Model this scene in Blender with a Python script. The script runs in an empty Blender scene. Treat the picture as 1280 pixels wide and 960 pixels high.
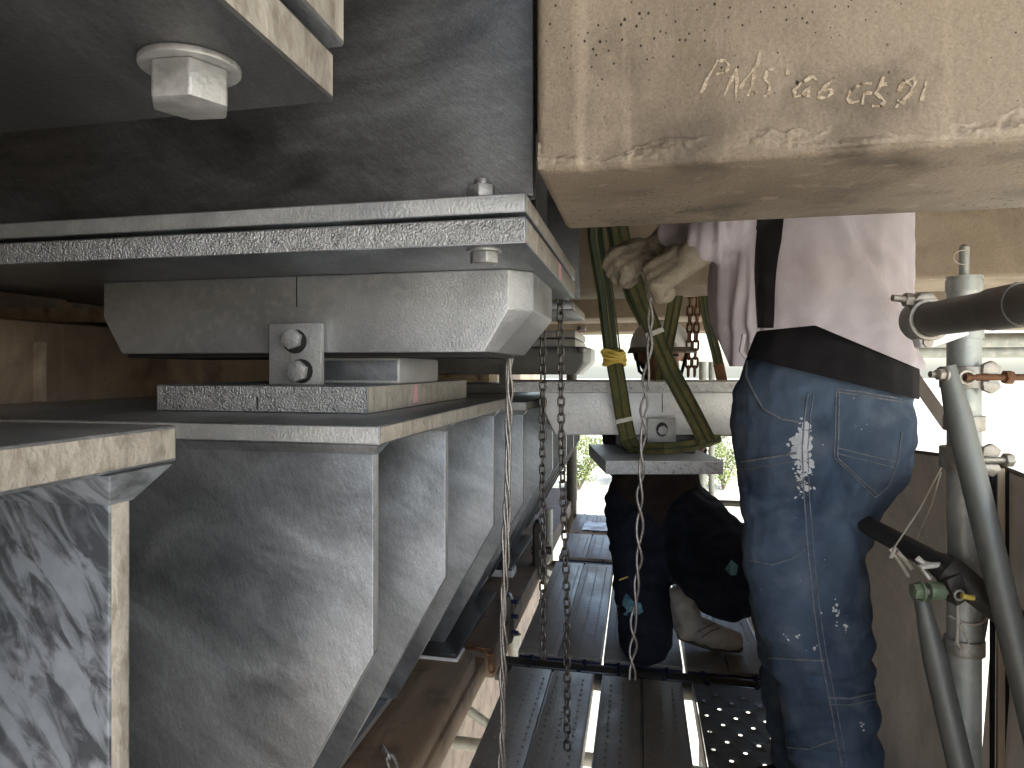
import bpy, bmesh, math, random
from mathutils import Vector as V, Matrix, noise
R = math.radians
rnd = random.Random(7)
sc = bpy.context.scene
COL = sc.collection

# ------------------------------------------------------------------ camera
cam_d = bpy.data.cameras.new("camera"); cam = bpy.data.objects.new("camera", cam_d); COL.objects.link(cam)
cam.location = (0, 0, 0); cam.rotation_euler = (R(90), 0, 0)
cam_d.sensor_width = 36.0; cam_d.lens = 36.0 * 900 / 1280
cam_d.shift_y = -18 / 1280.0
cam_d.clip_start = 0.02; cam_d.clip_end = 2000
sc.camera = cam

# ------------------------------------------------------------------ light
SUN_EL, SUN_AZ = R(45), R(140)          # azimuth clockwise from +Y
world = bpy.data.worlds.new("World"); sc.world = world; world.use_nodes = True
wn = world.node_tree.nodes; wl = world.node_tree.links
sky = wn.new("ShaderNodeTexSky"); sky.sky_type = 'NISHITA'; sky.sun_disc = False
sky.sun_elevation = SUN_EL; sky.sun_rotation = SUN_AZ; sky.dust_density = 2.0
bg = wn["Background"]; bg.inputs[1].default_value = 0.14
wl.new(sky.outputs[0], bg.inputs[0])
sun_d = bpy.data.lights.new("sun", 'SUN'); sun_d.energy = 5.0; sun_d.angle = R(0.5); sun_d.color = (1, .95, .88)
sun = bpy.data.objects.new("sun", sun_d); COL.objects.link(sun)
sdir = V((math.sin(SUN_AZ) * math.cos(SUN_EL), math.cos(SUN_AZ) * math.cos(SUN_EL), math.sin(SUN_EL)))
sun.rotation_euler = sdir.to_track_quat('Z', 'Y').to_euler(); sun.location = (0, 0, 30)
sc.view_settings.view_transform = 'Standard'; sc.view_settings.look = 'None'
sc.view_settings.exposure = 2.15; sc.view_settings.gamma = 1.0
sc.render.engine = 'CYCLES'
sc.cycles.use_denoising = True
sc.cycles.max_bounces = 10; sc.cycles.diffuse_bounces = 6; sc.cycles.glossy_bounces = 4
sc.cycles.sample_clamp_indirect = 8.0

# ------------------------------------------------------------------ frames
# the bridge is skewed: u runs along the girders (right and nearer), v along the pier (away), w is up
EC = V((.972, -.235, 0)); ED = V((.1736, .985, 0))
def F(u, v, w): return EC * u + ED * v + V((0, 0, w))
def at(px, py, Y): return V(((px - 640) / 900 * Y, Y, (462 - py) / 900 * Y))
def U(px, v):
    t = (px - 640) / 900
    return v * (.985 * t - .1736) / (.972 + .235 * t)
def W(py, u, v): return (462 - py) / 900 * F(u, v, 0).y

# ------------------------------------------------------------------ materials
def lin(c): return tuple(c) + (1.0,)
def material(name, c1, c2, rough=(.5, .7), metal=0.0, scale=6.0, stretch=(1, 1, 1), rot=(0, 0, 0), bump=.1, bscale=60.0,
             c3=None, s3=40.0, a3=.35, dist=.6, lo=.35, hi=.65, bdist=.004, trans=0.0, spec=None):
    m = bpy.data.materials.new(name); m.use_nodes = True
    n = m.node_tree.nodes; l = m.node_tree.links
    p = n["Principled BSDF"]
    tc = n.new("ShaderNodeTexCoord"); mp = n.new("ShaderNodeMapping")
    mp.vector_type = 'TEXTURE'; mp.inputs['Scale'].default_value = [1 / q for q in stretch]; mp.inputs['Rotation'].default_value = rot
    l.new(tc.outputs['Object'], mp.inputs[0])
    n1 = n.new("ShaderNodeTexNoise"); n1.inputs['Scale'].default_value = scale; n1.inputs['Detail'].default_value = 8
    n1.inputs['Roughness'].default_value = .62; n1.inputs['Distortion'].default_value = dist
    l.new(mp.outputs[0], n1.inputs[0])
    r1 = n.new("ShaderNodeValToRGB"); r1.color_ramp.elements[0].position = lo; r1.color_ramp.elements[1].position = hi
    r1.color_ramp.elements[0].color = lin(c1); r1.color_ramp.elements[1].color = lin(c2)
    l.new(n1.outputs[0], r1.inputs[0])
    col = r1.outputs[0]
    if c3:
        n3 = n.new("ShaderNodeTexNoise"); n3.inputs['Scale'].default_value = s3; n3.inputs['Detail'].default_value = 5
        l.new(tc.outputs['Object'], n3.inputs[0])
        r3 = n.new("ShaderNodeMapRange"); r3.inputs[1].default_value = .52; r3.inputs[2].default_value = .68; r3.inputs[4].default_value = a3
        l.new(n3.outputs[0], r3.inputs[0])
        mx = n.new("ShaderNodeMix"); mx.data_type = 'RGBA'; mx.inputs[7].default_value = lin(c3)
        l.new(r3.outputs[0], mx.inputs[0]); l.new(col, mx.inputs[6]); col = mx.outputs[2]
    l.new(col, p.inputs['Base Color'])
    rr = n.new("ShaderNodeMapRange"); rr.inputs[1].default_value = lo; rr.inputs[2].default_value = hi
    rr.inputs[3].default_value = rough[0]; rr.inputs[4].default_value = rough[1]
    l.new(n1.outputs[0], rr.inputs[0]); l.new(rr.outputs[0], p.inputs['Roughness'])
    p.inputs['Metallic'].default_value = metal
    if spec is not None: p.inputs['Specular IOR Level'].default_value = spec
    if bump:
        nb = n.new("ShaderNodeTexNoise"); nb.inputs['Scale'].default_value = bscale; nb.inputs['Detail'].default_value = 4
        l.new(tc.outputs['Object'], nb.inputs[0])
        b = n.new("ShaderNodeBump"); b.inputs['Strength'].default_value = bump; b.inputs['Distance'].default_value = bdist
        l.new(nb.outputs[0], b.inputs['Height']); l.new(b.outputs[0], p.inputs['Normal'])
    if trans:
        tr = n.new("ShaderNodeBsdfTranslucent"); ms = n.new("ShaderNodeMixShader"); ms.inputs[0].default_value = trans
        l.new(col, tr.inputs[0]); l.new(p.outputs[0], ms.inputs[1]); l.new(tr.outputs[0], ms.inputs[2])
        l.new(ms.outputs[0], n["Material Output"].inputs[0])
    return m

MT = {}
def steel(name, c1, c2, ang, sc2=11):
    """hot-dip galvanised plate: broad dull patches, wiped diagonal streaks and fine spangle"""
    m = material(name, c1, c2, (.28, .52), .8, 2.6, (1, 1, 2.2), (0, R(ang), 0), .07, 240, None, dist=1.3, lo=.33, hi=.68)
    n = m.node_tree.nodes; l = m.node_tree.links; p = n["Principled BSDF"]; col = p.inputs['Base Color'].links[0].from_socket
    tc = [x for x in n if x.bl_idname == 'ShaderNodeTexCoord'][0]
    for (sx, sz, scl, lo_, hi_, dark, light, an) in ((1, 4.5, sc2 * .7, .3, .7, .88, 1.13, ang), (1, 9, 30, .3, .72, .92, 1.09, ang + 48), (1, 8, 60, .3, .72, .88, 1.14, ang + 38), (1, 12, 120, .3, .7, .86, 1.16, ang + 24), (1, 1, 420, .3, .7, .86, 1.14, 0)):
        mp = n.new("ShaderNodeMapping"); mp.vector_type = 'TEXTURE'; mp.inputs['Scale'].default_value = (1 / sx, 1 / sx, 1 / sz); mp.inputs['Rotation'].default_value = (0, R(an), 0)
        l.new(tc.outputs['Object'], mp.inputs[0])
        t = n.new("ShaderNodeTexNoise"); t.inputs['Scale'].default_value = scl; t.inputs['Detail'].default_value = 5; t.inputs['Distortion'].default_value = .8
        l.new(mp.outputs[0], t.inputs[0])
        r = n.new("ShaderNodeMapRange"); r.inputs[1].default_value = lo_; r.inputs[2].default_value = hi_; r.inputs[3].default_value = dark; r.inputs[4].default_value = light
        l.new(t.outputs[0], r.inputs[0])
        x = n.new("ShaderNodeMix"); x.data_type = 'RGBA'; x.blend_type = 'MULTIPLY'; x.inputs[0].default_value = 1
        l.new(col, x.inputs[6]); l.new(r.outputs[0], x.inputs[7]); col = x.outputs[2]
    l.new(col, p.inputs['Base Color'])
    return m
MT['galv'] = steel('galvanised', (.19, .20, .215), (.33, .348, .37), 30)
MT['galv_dull'] = material('galvanised_dull', (.36, .37, .37), (.48, .48, .47), (.45, .62), .6, 9, (1, 1, 1), (0, 0, 0), .35, 220, (.6, .6, .6), 90, .3)
MT['galv_block'] = material('galvanised_block', (.36, .37, .38), (.50, .505, .51), (.36, .5), .7, 7, (1, 1, 1), (0, 0, 0), .3, 300, (.62, .62, .62), 70, .4, bdist=.003)
MT['galv_cut'] = material('galvanised_cut_edge', (.36, .37, .38), (.58, .59, .60), (.25, .42), .75, 60, (1, 1, 1), (0, 0, 0), 1.0, 300, (.7, .7, .7), 240, .5, bdist=.006)
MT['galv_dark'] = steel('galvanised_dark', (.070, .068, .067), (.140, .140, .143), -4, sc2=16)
MT['galv_smear'] = material('galvanised_smeared', (.12, .13, .143), (.28, .303, .338), (.3, .5), .7, 21, (1, 1, 3.0), (0, R(52), 0), .08, 90, (.42, .45, .5), 30, .4, dist=.9, lo=.42, hi=.56)
MT['galv_warm_lit'] = material('galvanised_warm_lit_edge', (.31, .285, .25), (.50, .465, .41), (.4, .6), .4, 34, (1.6, 1.6, .4), (0, 0, 0), .35, 260, (.20, .16, .12), 60, .5, bdist=.003)  # mottled rough edge, with warm side light put into its colour
MT['galv_lit'] = material('galvanised_lit', (.60, .61, .62), (.74, .75, .76), (.34, .5), .35, 7, (1, 1, 1), bump=.3, bscale=180, c3=(.5, .51, .52), s3=60, a3=.4)  # zinc lightened so that strong light sits in its colour
MT['galv_lit_cut'] = material('galvanised_lit_edge', (.55, .56, .57), (.78, .79, .80), (.25, .42), .35, 70, (1, 1, 1), bump=1.0, bscale=260, bdist=.005)  # cut faces of the same zinc, strong light painted in too
MT['bolt'] = material('zinc_bolt', (.27, .265, .26), (.40, .39, .38), (.35, .55), .6, 60, bump=.15, bscale=300)
MT['tube'] = material('scaffold_tube', (.29, .305, .285), (.46, .48, .445), (.38, .6), .45, 14, (1, 1, .4), bump=.12, bscale=200, c3=(.62, .60, .55), s3=35, a3=.6)
MT['tube_dark'] = material('scaffold_tube_dark', (.12, .11, .095), (.20, .185, .16), (.42, .62), .5, 10, (1, 1, .5), bump=.12, bscale=220, c3=(.16, .12, .08), s3=40, a3=.5)
MT['tube_black'] = material('brace_black', (.035, .032, .028), (.065, .06, .052), (.4, .6), .3, 10, bump=.1, bscale=200, c3=(.09, .07, .05), s3=60, a3=.4)
MT['brace'] = material('brace_grey', (.14, .148, .138), (.23, .24, .22), (.42, .6), .45, 10, (1, 1, .5), bump=.1, bscale=220, c3=(.2, .2, .18), s3=30, a3=.5)
MT['clamp'] = material('coupler_metal', (.30, .28, .24), (.48, .45, .40), (.4, .6), .6, 30, bump=.3, bscale=160, c3=(.20, .12, .07), s3=40, a3=.7)
MT['green'] = material('green_painted_nut', (.16, .22, .14), (.24, .30, .20), (.4, .6), .3, 40, bump=.1, bscale=200)
MT['rust'] = material('rusty_iron', (.10, .045, .022), (.20, .09, .04), (.6, .8), .3, 60, bump=.4, bscale=200)
MT['chain'] = material('steel_chain', (.10, .092, .085), (.20, .185, .17), (.3, .45), .8, 70, bump=.2, bscale=300)
MT['rope'] = material('steel_wire_rope', (.26, .24, .225), (.52, .49, .46), (.28, .45), .85, 200, bump=.3, bscale=500)
MT['webbing'] = material('olive_webbing', (.085, .08, .022), (.14, .125, .04), (.75, .9), 0, 60, bump=.5, bscale=420, c3=(.04, .05, .02), s3=18, a3=.7)
MT['webbing_dark'] = material('dark_green_webbing', (.02, .035, .022), (.05, .06, .03), (.75, .9), 0, 60, bump=.5, bscale=420)
MT['tape'] = material('yellow_tape', (.55, .40, .06), (.68, .52, .12), (.4, .6), 0, 60, bump=.6, bscale=120)
MT['white_tag'] = material('off_white_tape', (.55, .52, .46), (.7, .68, .62), (.6, .8), 0, 60, bump=.2, bscale=200)
MT['timber'] = material('timber', (.17, .115, .07), (.30, .215, .14), (.7, .85), 0, 16, (1, .12, 1), (0, 0, R(-10)), .4, 90, (.06, .035, .02), 9, .55)
MT['timber_dark'] = material('dark_stained_timber', (.12, .085, .062), (.20, .15, .115), (.6, .8), 0, 9, (1, .25, 1), (0, 0, R(-10)), .3, 90, (.045, .03, .022), 14, .6)
MT['timber_pale'] = material('pale_timber', (.36, .27, .17), (.5, .39, .26), (.7, .85), 0, 16, (.3, 1, 1), bump=.4, bscale=90, c3=(.09, .05, .03), s3=24, a3=.7)
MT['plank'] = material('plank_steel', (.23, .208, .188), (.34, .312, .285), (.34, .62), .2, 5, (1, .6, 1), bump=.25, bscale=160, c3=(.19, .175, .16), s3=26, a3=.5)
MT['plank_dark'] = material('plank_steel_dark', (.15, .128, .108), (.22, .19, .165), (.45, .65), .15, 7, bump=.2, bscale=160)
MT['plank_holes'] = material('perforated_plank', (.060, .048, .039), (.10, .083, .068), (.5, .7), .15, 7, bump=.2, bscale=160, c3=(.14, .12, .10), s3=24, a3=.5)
MT['blue_steel'] = material('blue_painted_hook', (.015, .02, .06), (.03, .035, .09), (.4, .6), .2, 20, bump=.1, bscale=200)
MT['sheet'] = material('brown_mesh_sheet', (.155, .132, .116), (.225, .195, .172), (.8, .95), 0, 5, (1, 1, 1.6), (R(35), 0, 0), .35, 520, (.17, .14, .12), 40, .5, trans=.16, spec=.2)
MT['string'] = material('white_string', (.50, .46, .38), (.62, .57, .48), (.8, .9), 0, 80, bump=.3, bscale=500)
MT['lath'] = material('lath_wood', (.34, .26, .17), (.46, .37, .26), (.7, .85), 0, 20, (1, 1, .1), bump=.2, bscale=120)
MT['black_cloth'] = material('black_cloth', (.012, .011, .012), (.022, .020, .021), (.85, .95), 0, 20, bump=.25, bscale=260, spec=.2)
MT['shirt'] = material('pale_lavender_shirt', (.45, .40, .425), (.54, .485, .505), (.8, .95), 0, 9, bump=.2, bscale=420, c3=(.38, .32, .33), s3=9, a3=.5, spec=.2)
MT['glove'] = material('work_glove', (.27, .23, .175), (.38, .33, .26), (.8, .95), 0, 30, bump=.5, bscale=300, c3=(.10, .08, .06), s3=30, a3=.7, spec=.2)
MT['skin'] = material('skin', (.42, .20, .12), (.50, .26, .17), (.5, .6), 0, 20, bump=.08, bscale=200)
MT['hat'] = material('white_helmet', (.70, .69, .70), (.78, .77, .77), (.25, .35), 0, 8, bump=.02, bscale=60)
MT['brown_shirt'] = material('dark_brown_shirt', (.022, .017, .015), (.036, .028, .024), (.85, .95), 0, 12, bump=.25, bscale=300, spec=.2)
MT['navy'] = material('navy_trousers', (.012, .014, .024), (.024, .028, .045), (.85, .95), 0, 12, bump=.3, bscale=300, spec=.2)
MT['patch'] = material('pale_blue_patch', (.10, .26, .34), (.20, .40, .48), (.8, .9), 0, 40, bump=.3, bscale=200, lo=.45, hi=.55)
MT['shoe'] = material('beige_suede', (.50, .45, .385), (.66, .60, .53), (.8, .95), 0, 16, bump=.3, bscale=200, c3=(.16, .13, .1), s3=25, a3=.4)
MT['sole'] = material('shoe_rubber', (.12, .10, .085), (.18, .155, .13), (.7, .85), 0, 20)
MT['pink'] = material('pink_crayon', (.55, .28, .33), (.66, .38, .42), (.8, .9), 0, 90)
MT['chalk'] = material('chalk', (.30, .23, .155), (.50, .42, .32), (.9, .95), 0, 260, bump=0, lo=.42, hi=.60)
MT['thread'] = material('pale_thread', (.11, .125, .145), (.23, .24, .255), (.8, .9), 0, 100)
MT['mark'] = material('black_marker', (.01, .01, .01), (.02, .02, .02), (.6, .7), 0, 30)
MT['paint'] = material('dried_paint', (.50, .52, .53), (.66, .68, .70), (.7, .85), 0, 60)
MT['plastic'] = material('white_plastic', (.62, .63, .68), (.72, .73, .78), (.25, .4), 0, 12, bump=.5, bscale=30)
MT['bark'] = material('bark', (.08, .06, .04), (.13, .10, .07), (.8, .9), 0, 12, bump=.5, bscale=30)
MT['leaf'] = material('leaf', (.055, .085, .02), (.12, .15, .035), (.6, .8), 0, 1.4, bump=0, trans=.3)
MT['ground'] = material('dry_grass_ground', (.27, .26, .22), (.36, .35, .30), (.9, .95), 0, .5, bump=.3, bscale=3, c3=(.17, .19, .11), s3=.9, a3=.6)

def concrete(name, base, light, dark, holes=True):
    m = material(name, base, light, (.75, .9), 0, 3.0, (1, 1, 1), (0, 0, 0), .5, 130, dark, 8, .8, dist=.5, lo=.40, hi=.60, bdist=.003)
    n = m.node_tree.nodes; l = m.node_tree.links; p = n["Principled BSDF"]
    col = p.inputs['Base Color'].links[0].from_socket
    tc = [x for x in n if x.bl_idname == 'ShaderNodeTexCoord'][0]
    mp = n.new("ShaderNodeMapping"); mp.inputs['Scale'].default_value = (1, 1, .045); l.new(tc.outputs['Object'], mp.inputs[0])
    d = n.new("ShaderNodeTexNoise"); d.inputs['Scale'].default_value = 26; d.inputs['Detail'].default_value = 3; l.new(mp.outputs[0], d.inputs[0])
    dr = n.new("ShaderNodeMapRange"); dr.inputs[1].default_value = .60; dr.inputs[2].default_value = .74; dr.inputs[4].default_value = .6; l.new(d.outputs[0], dr.inputs[0])
    mx = n.new("ShaderNodeMix"); mx.data_type = 'RGBA'; mx.inputs[7].default_value = lin([min(1, c * 1.35) for c in light])
    l.new(dr.outputs[0], mx.inputs[0]); l.new(col, mx.inputs[6]); col = mx.outputs[2]
    # fine sand grain
    g = n.new("ShaderNodeTexNoise"); g.inputs['Scale'].default_value = 330; g.inputs['Detail'].default_value = 3; l.new(tc.outputs['Object'], g.inputs[0])
    gr = n.new("ShaderNodeMapRange"); gr.inputs[1].default_value = .3; gr.inputs[2].default_value = .7; gr.inputs[3].default_value = .84; gr.inputs[4].default_value = 1.10; l.new(g.outputs[0], gr.inputs[0])
    mg = n.new("ShaderNodeMix"); mg.data_type = 'RGBA'; mg.blend_type = 'MULTIPLY'; mg.inputs[0].default_value = 1
    l.new(col, mg.inputs[6]); l.new(gr.outputs[0], mg.inputs[7]); col = mg.outputs[2]
    if holes:
        hgt = None
        for sc_, t0, t1 in ((46, -.05, .16), (105, -.03, .21), (23, -.10, .07)):
            vo = n.new("ShaderNodeTexVoronoi"); vo.inputs['Scale'].default_value = sc_; vo.inputs['Randomness'].default_value = 1
            wp = n.new("ShaderNodeMapping"); wp.inputs['Rotation'].default_value = (R(30), R(20), R(sc_)); wp.inputs['Scale'].default_value = (1, 1.2, .8); l.new(tc.outputs['Object'], wp.inputs[0]); l.new(wp.outputs[0], vo.inputs[0])
            nz = n.new("ShaderNodeTexNoise"); nz.inputs['Scale'].default_value = 3.5; nz.inputs['Detail'].default_value = 6; l.new(wp.outputs[0], nz.inputs[0])
            th = n.new("ShaderNodeMapRange"); th.inputs[1].default_value = .30; th.inputs[2].default_value = .58; th.inputs[3].default_value = t0; th.inputs[4].default_value = t1; l.new(nz.outputs[0], th.inputs[0])
            df = n.new("ShaderNodeMath"); df.operation = 'SUBTRACT'; l.new(th.outputs[0], df.inputs[0]); l.new(vo.outputs['Distance'], df.inputs[1])
            lt = n.new("ShaderNodeMapRange"); lt.inputs[1].default_value = 0; lt.inputs[2].default_value = .05; l.new(df.outputs[0], lt.inputs[0])
            mh = n.new("ShaderNodeMix"); mh.data_type = 'RGBA'; mh.inputs[7].default_value = lin([c * .13 for c in base])
            l.new(lt.outputs[0], mh.inputs[0]); l.new(col, mh.inputs[6]); col = mh.outputs[2]
    l.new(col, p.inputs['Base Color'])
    return m
MT['concrete'] = concrete('concrete', (.215, .168, .120), (.325, .262, .194), (.115, .091, .068))
MT['concrete_far'] = concrete('concrete_smooth', (.28, .215, .15), (.37, .295, .215), (.19, .145, .10), False)
MT['mortar'] = concrete('mortar', (.21, .165, .117), (.38, .315, .24), (.105, .083, .06), False)
MT['pier'] = concrete('stained_pier_concrete', (.13, .092, .066), (.24, .18, .125), (.09, .052, .036), False)

def denim():
    m = material('denim', (.036, .055, .089), (.100, .138, .193), (.85, .95), 0, 5, (1, 1, .6), (0, R(12), 0), .3, 500, (.16, .19, .23), 13, .45, dist=.8, spec=.2)
    return m
MT['denim'] = denim()

# ------------------------------------------------------------------ mesh helpers
OFF = {}
def setp(o, label=None, cat=None, group=None, kind=None):
    if label: o['label'] = label
    if cat: o['category'] = cat
    if group: o['group'] = group
    if kind: o['kind'] = kind
    return o
def thing(name, label, cat, loc=(0, 0, 0), group=None):
    o = bpy.data.objects.new(name, None); COL.objects.link(o); o.location = V(loc); o.empty_display_size = .05
    OFF[o.name] = V(loc)
    return setp(o, label, cat, group)

class MB:
    def __init__(s): s.v = []; s.f = []; s.m = []
    def add(s, vs, fs, mi=0):
        b = len(s.v); s.v += [V(x) for x in vs]
        for f in fs: s.f.append([b + i for i in f]); s.m.append(mi)
        return s
    def hexa(s, p, mi=0, front=None, side=None, top=None):
        # p: 8 points, order (u0v0w0,u1v0w0,u1v1w0,u0v1w0) then the same at w1
        b = len(s.v); s.v += [V(x) for x in p]
        for f, k in (((0, 3, 2, 1), mi), ((4, 5, 6, 7), mi if top is None else top), ((0, 1, 5, 4), mi if front is None else front),
                     ((1, 2, 6, 5), mi if side is None else side), ((2, 3, 7, 6), mi), ((3, 0, 4, 7), mi)):
            s.f.append([b + i for i in f]); s.m.append(k)
        return s
    def box(s, u0, u1, v0, v1, w0, w1, **k):
        return s.hexa([F(u0, v0, w0), F(u1, v0, w0), F(u1, v1, w0), F(u0, v1, w0), F(u0, v0, w1), F(u1, v0, w1), F(u1, v1, w1), F(u0, v1, w1)], **k)
    def wbox(s, x0, x1, y0, y1, z0, z1, **k):
        return s.hexa([(x0, y0, z0), (x1, y0, z0), (x1, y1, z0), (x0, y1, z0), (x0, y0, z1), (x1, y0, z1), (x1, y1, z1), (x0, y1, z1)], **k)
    def prism(s, poly, d, mi=0, edge=None):
        n = len(poly); d = V(d); b = len(s.v)
        s.v += [V(p) for p in poly] + [V(p) + d for p in poly]
        s.f.append([b + i for i in range(n)]); s.m.append(mi)
        s.f.append([b + n + i for i in reversed(range(n))]); s.m.append(mi)
        for i in range(n):
            j = (i + 1) % n
            s.f.append([b + i, b + n + i, b + n + j, b + j]); s.m.append(mi if edge is None else edge)
        return s
    def hull(s, pts, mi=0):
        bm = bmesh.new()
        for p in pts: bm.verts.new(p)
        r = bmesh.ops.convex_hull(bm, input=bm.verts)
        bmesh.ops.dissolve_limit(bm, angle_limit=R(1), verts=bm.verts, edges=bm.edges)
        bm.verts.ensure_lookup_table(); bm.verts.index_update()
        s.add([v.co.copy() for v in bm.verts], [[v.index for v in f.verts] for f in bm.faces], mi); bm.free(); return s
    def tube(s, pts, r, n=12, mi=0, cap=True, closed=False):
        pts = [V(p) for p in pts]; k = len(pts); rs = r if isinstance(r, (list, tuple)) else [r] * k
        b = len(s.v); up = None
        for i in range(k):
            if closed: t = pts[(i + 1) % k] - pts[i - 1]
            else: t = pts[min(i + 1, k - 1)] - pts[max(i - 1, 0)]
            t.normalize()
            if up is None: up = t.orthogonal().normalized()
            up = (up - t * up.dot(t)).normalized(); sd = t.cross(up)
            for j in range(n):
                a = 2 * math.pi * j / n
                s.v.append(pts[i] + (up * math.cos(a) + sd * math.sin(a)) * rs[i])
        for i in range(k if closed else k - 1):
            i2 = (i + 1) % k
            for j in range(n):
                j2 = (j + 1) % n
                s.f.append([b + i * n + j, b + i * n + j2, b + i2 * n + j2, b + i2 * n + j]); s.m.append(mi)
        if cap and not closed:
            s.f.append([b + j for j in reversed(range(n))]); s.m.append(mi)
            s.f.append([b + (k - 1) * n + j for j in range(n)]); s.m.append(mi)
        return s
    def cyl(s, p, d, r, n=16, mi=0, r2=None):
        return s.tube([p, V(p) + V(d)], [r, r if r2 is None else r2], n, mi)
    def ribbon(s, pts, width, thick, mi=0, wv=(1, 0, 0), nv=None):
        # a strap: list of points, width vector per point (unit) and thickness
        k = len(pts); pts = [V(p) for p in pts]; b = len(s.v)
        for i in range(k):
            t = (pts[min(i + 1, k - 1)] - pts[max(i - 1, 0)]).normalized()
            w = wv[i] if isinstance(wv, list) else wv
            w = V(w); w = (w - t * w.dot(t)).normalized(); nn = t.cross(w)
            wd = width[i] if isinstance(width, (list, tuple)) else width
            for a, c in ((-1, -1), (1, -1), (1, 1), (-1, 1)): s.v.append(pts[i] + w * a * wd / 2 + nn * c * thick / 2)
        for i in range(k - 1):
            for j in range(4):
                j2 = (j + 1) % 4
                s.f.append([b + i * 4 + j, b + i * 4 + j2, b + i * 4 + 4 + j2, b + i * 4 + 4 + j]); s.m.append(mi)
        s.f.append([b + 3, b + 2, b + 1, b]); s.m.append(mi)
        e = b + (k - 1) * 4; s.f.append([e, e + 1, e + 2, e + 3]); s.m.append(mi)
        return s
    def build(s, name, mat, parent=None, bevel=0.0, seg=2, angle=35, smooth=True):
        off = OFF.get(parent.name, V()) if parent else V()
        me = bpy.data.meshes.new(name)
        me.from_pydata([tuple(v - off) for v in s.v], [], s.f)
        for mm in (mat if isinstance(mat, (list, tuple)) else [mat]): me.materials.append(MT[mm])
        me.polygons.foreach_set('material_index', s.m)
        bm = bmesh.new(); bm.from_mesh(me)
        bmesh.ops.recalc_face_normals(bm, faces=bm.faces)
        if bevel:
            es = [e for e in bm.edges if len(e.link_faces) == 2 and e.calc_face_angle(0) > R(25)]
            bmesh.ops.bevel(bm, geom=es, offset=bevel, segments=seg, affect='EDGES', profile=.5, clamp_overlap=True)
        bm.to_mesh(me); bm.free()
        if smooth:
            me.shade_smooth(); me.set_sharp_from_angle(angle=R(angle))
        return link(name, me, parent)
def link(name, me, parent=None):
    o = bpy.data.objects.new(name, me); COL.objects.link(o)
    if parent:
        o.parent = parent; OFF[o.name] = OFF.get(parent.name, V())
    else: OFF[o.name] = V()
    return o
def inst(o, parent, mat4=None, name=None):
    c = o.copy(); COL.objects.link(c)
    c.parent = parent
    if mat4 is not None: c.matrix_local = mat4
    OFF[c.name] = OFF.get(parent.name, V()) if parent else V()
    return c
def struct(o): o['kind'] = 'structure'; return o

def hexpts(p, ax, r, rot=0):
    ax = V(ax).normalized(); a = V((1, 0, 0)) if abs(ax.x) < .9 else V((0, 1, 0))
    a = (a - ax * a.dot(ax)).normalized(); b = ax.cross(a)
    return [V(p) + (a * math.cos(rot + i * math.pi / 3) + b * math.sin(rot + i * math.pi / 3)) * r for i in range(6)]
def bolt(parent, p, ax, r, h, name='bolt', washer=True, rot=.2, stub=0, mat='bolt'):
    """hex head standing on p along ax, with its washer as a sub-part"""
    ax = V(ax).normalized(); p = V(p); wh = .004 if washer else 0
    m = MB(); hp = hexpts(p + ax * wh, ax, r, rot)
    m.prism(hp, ax * h)
    o = m.build(name, mat, parent, bevel=r * .07)
    if stub:
        MB().cyl(p + ax * (wh + h - .001), ax * stub, r * .52, 14).build('thread_end', mat, o, bevel=.001)
    if washer:
        MB().cyl(p, ax * wh, r * 1.22, 28).build('washer', mat, o, bevel=.0008)
    return o

# ================================================================== SETTING
g = MB(); S = 600
g.add([(-S, -S, -7.5), (S, -S, -7.5), (S, S, -7.5), (-S, S, -7.5)], [(0, 1, 2, 3)])
struct(g.build('ground', 'ground'))

# pier at the left, its side face running away from the camera
t = thing('bridge_pier', 'stained brown concrete pier at the left behind the bearings and steel brackets', 'pier', F(-2, 3, -7.5))
MB().box(-2.8, -1.3, -3.2, 9.5, -7.55, .11).build('wall', 'pier', t, bevel=.02)
MB().box(-2.8, -2.05, -3.2, 9.5, .112, 1.248).build('added_back_wall', 'pier', t, bevel=.02)  # wall added above the pier to block bright sky at the left
MB().box(-1.302, -1.285, 1.28, 1.3, -.07, .06).build('formwork_joint', 'mortar', t)

t = thing('bridge_deck', 'concrete deck slab that covers the bridge girders overhead', 'bridge deck', F(0, 2, 1.25))
MB().box(-6, 5.2, -1.25, 6.9, 1.25, 1.5).build('slab', 'concrete_far', t, bevel=.02)

# concrete girders
def girder(v0, v1, w0, label, u0=-2.2, matn='concrete_far'):
    t = thing('concrete_girder', label, 'girder', F(u0, v0, w0))
    MB().box(u0, 5, v0, v1, w0, 1.252).build('beam', matn, t, bevel=.012, seg=3)
    return t
g1 = girder(.85, 1.207, .236, 'front brown concrete girder with chalk writing and a rough ledge, above the man in jeans', u0=-.122, matn='concrete')
girder(2.16, 2.52, .245, 'second concrete girder, directly behind the raised gloved hands')
girder(3.33, 3.69, .236, 'third concrete girder, seen small above the white helmet')
girder(4.57, 4.93, .236, 'farthest concrete girder against the white sky')
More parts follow.
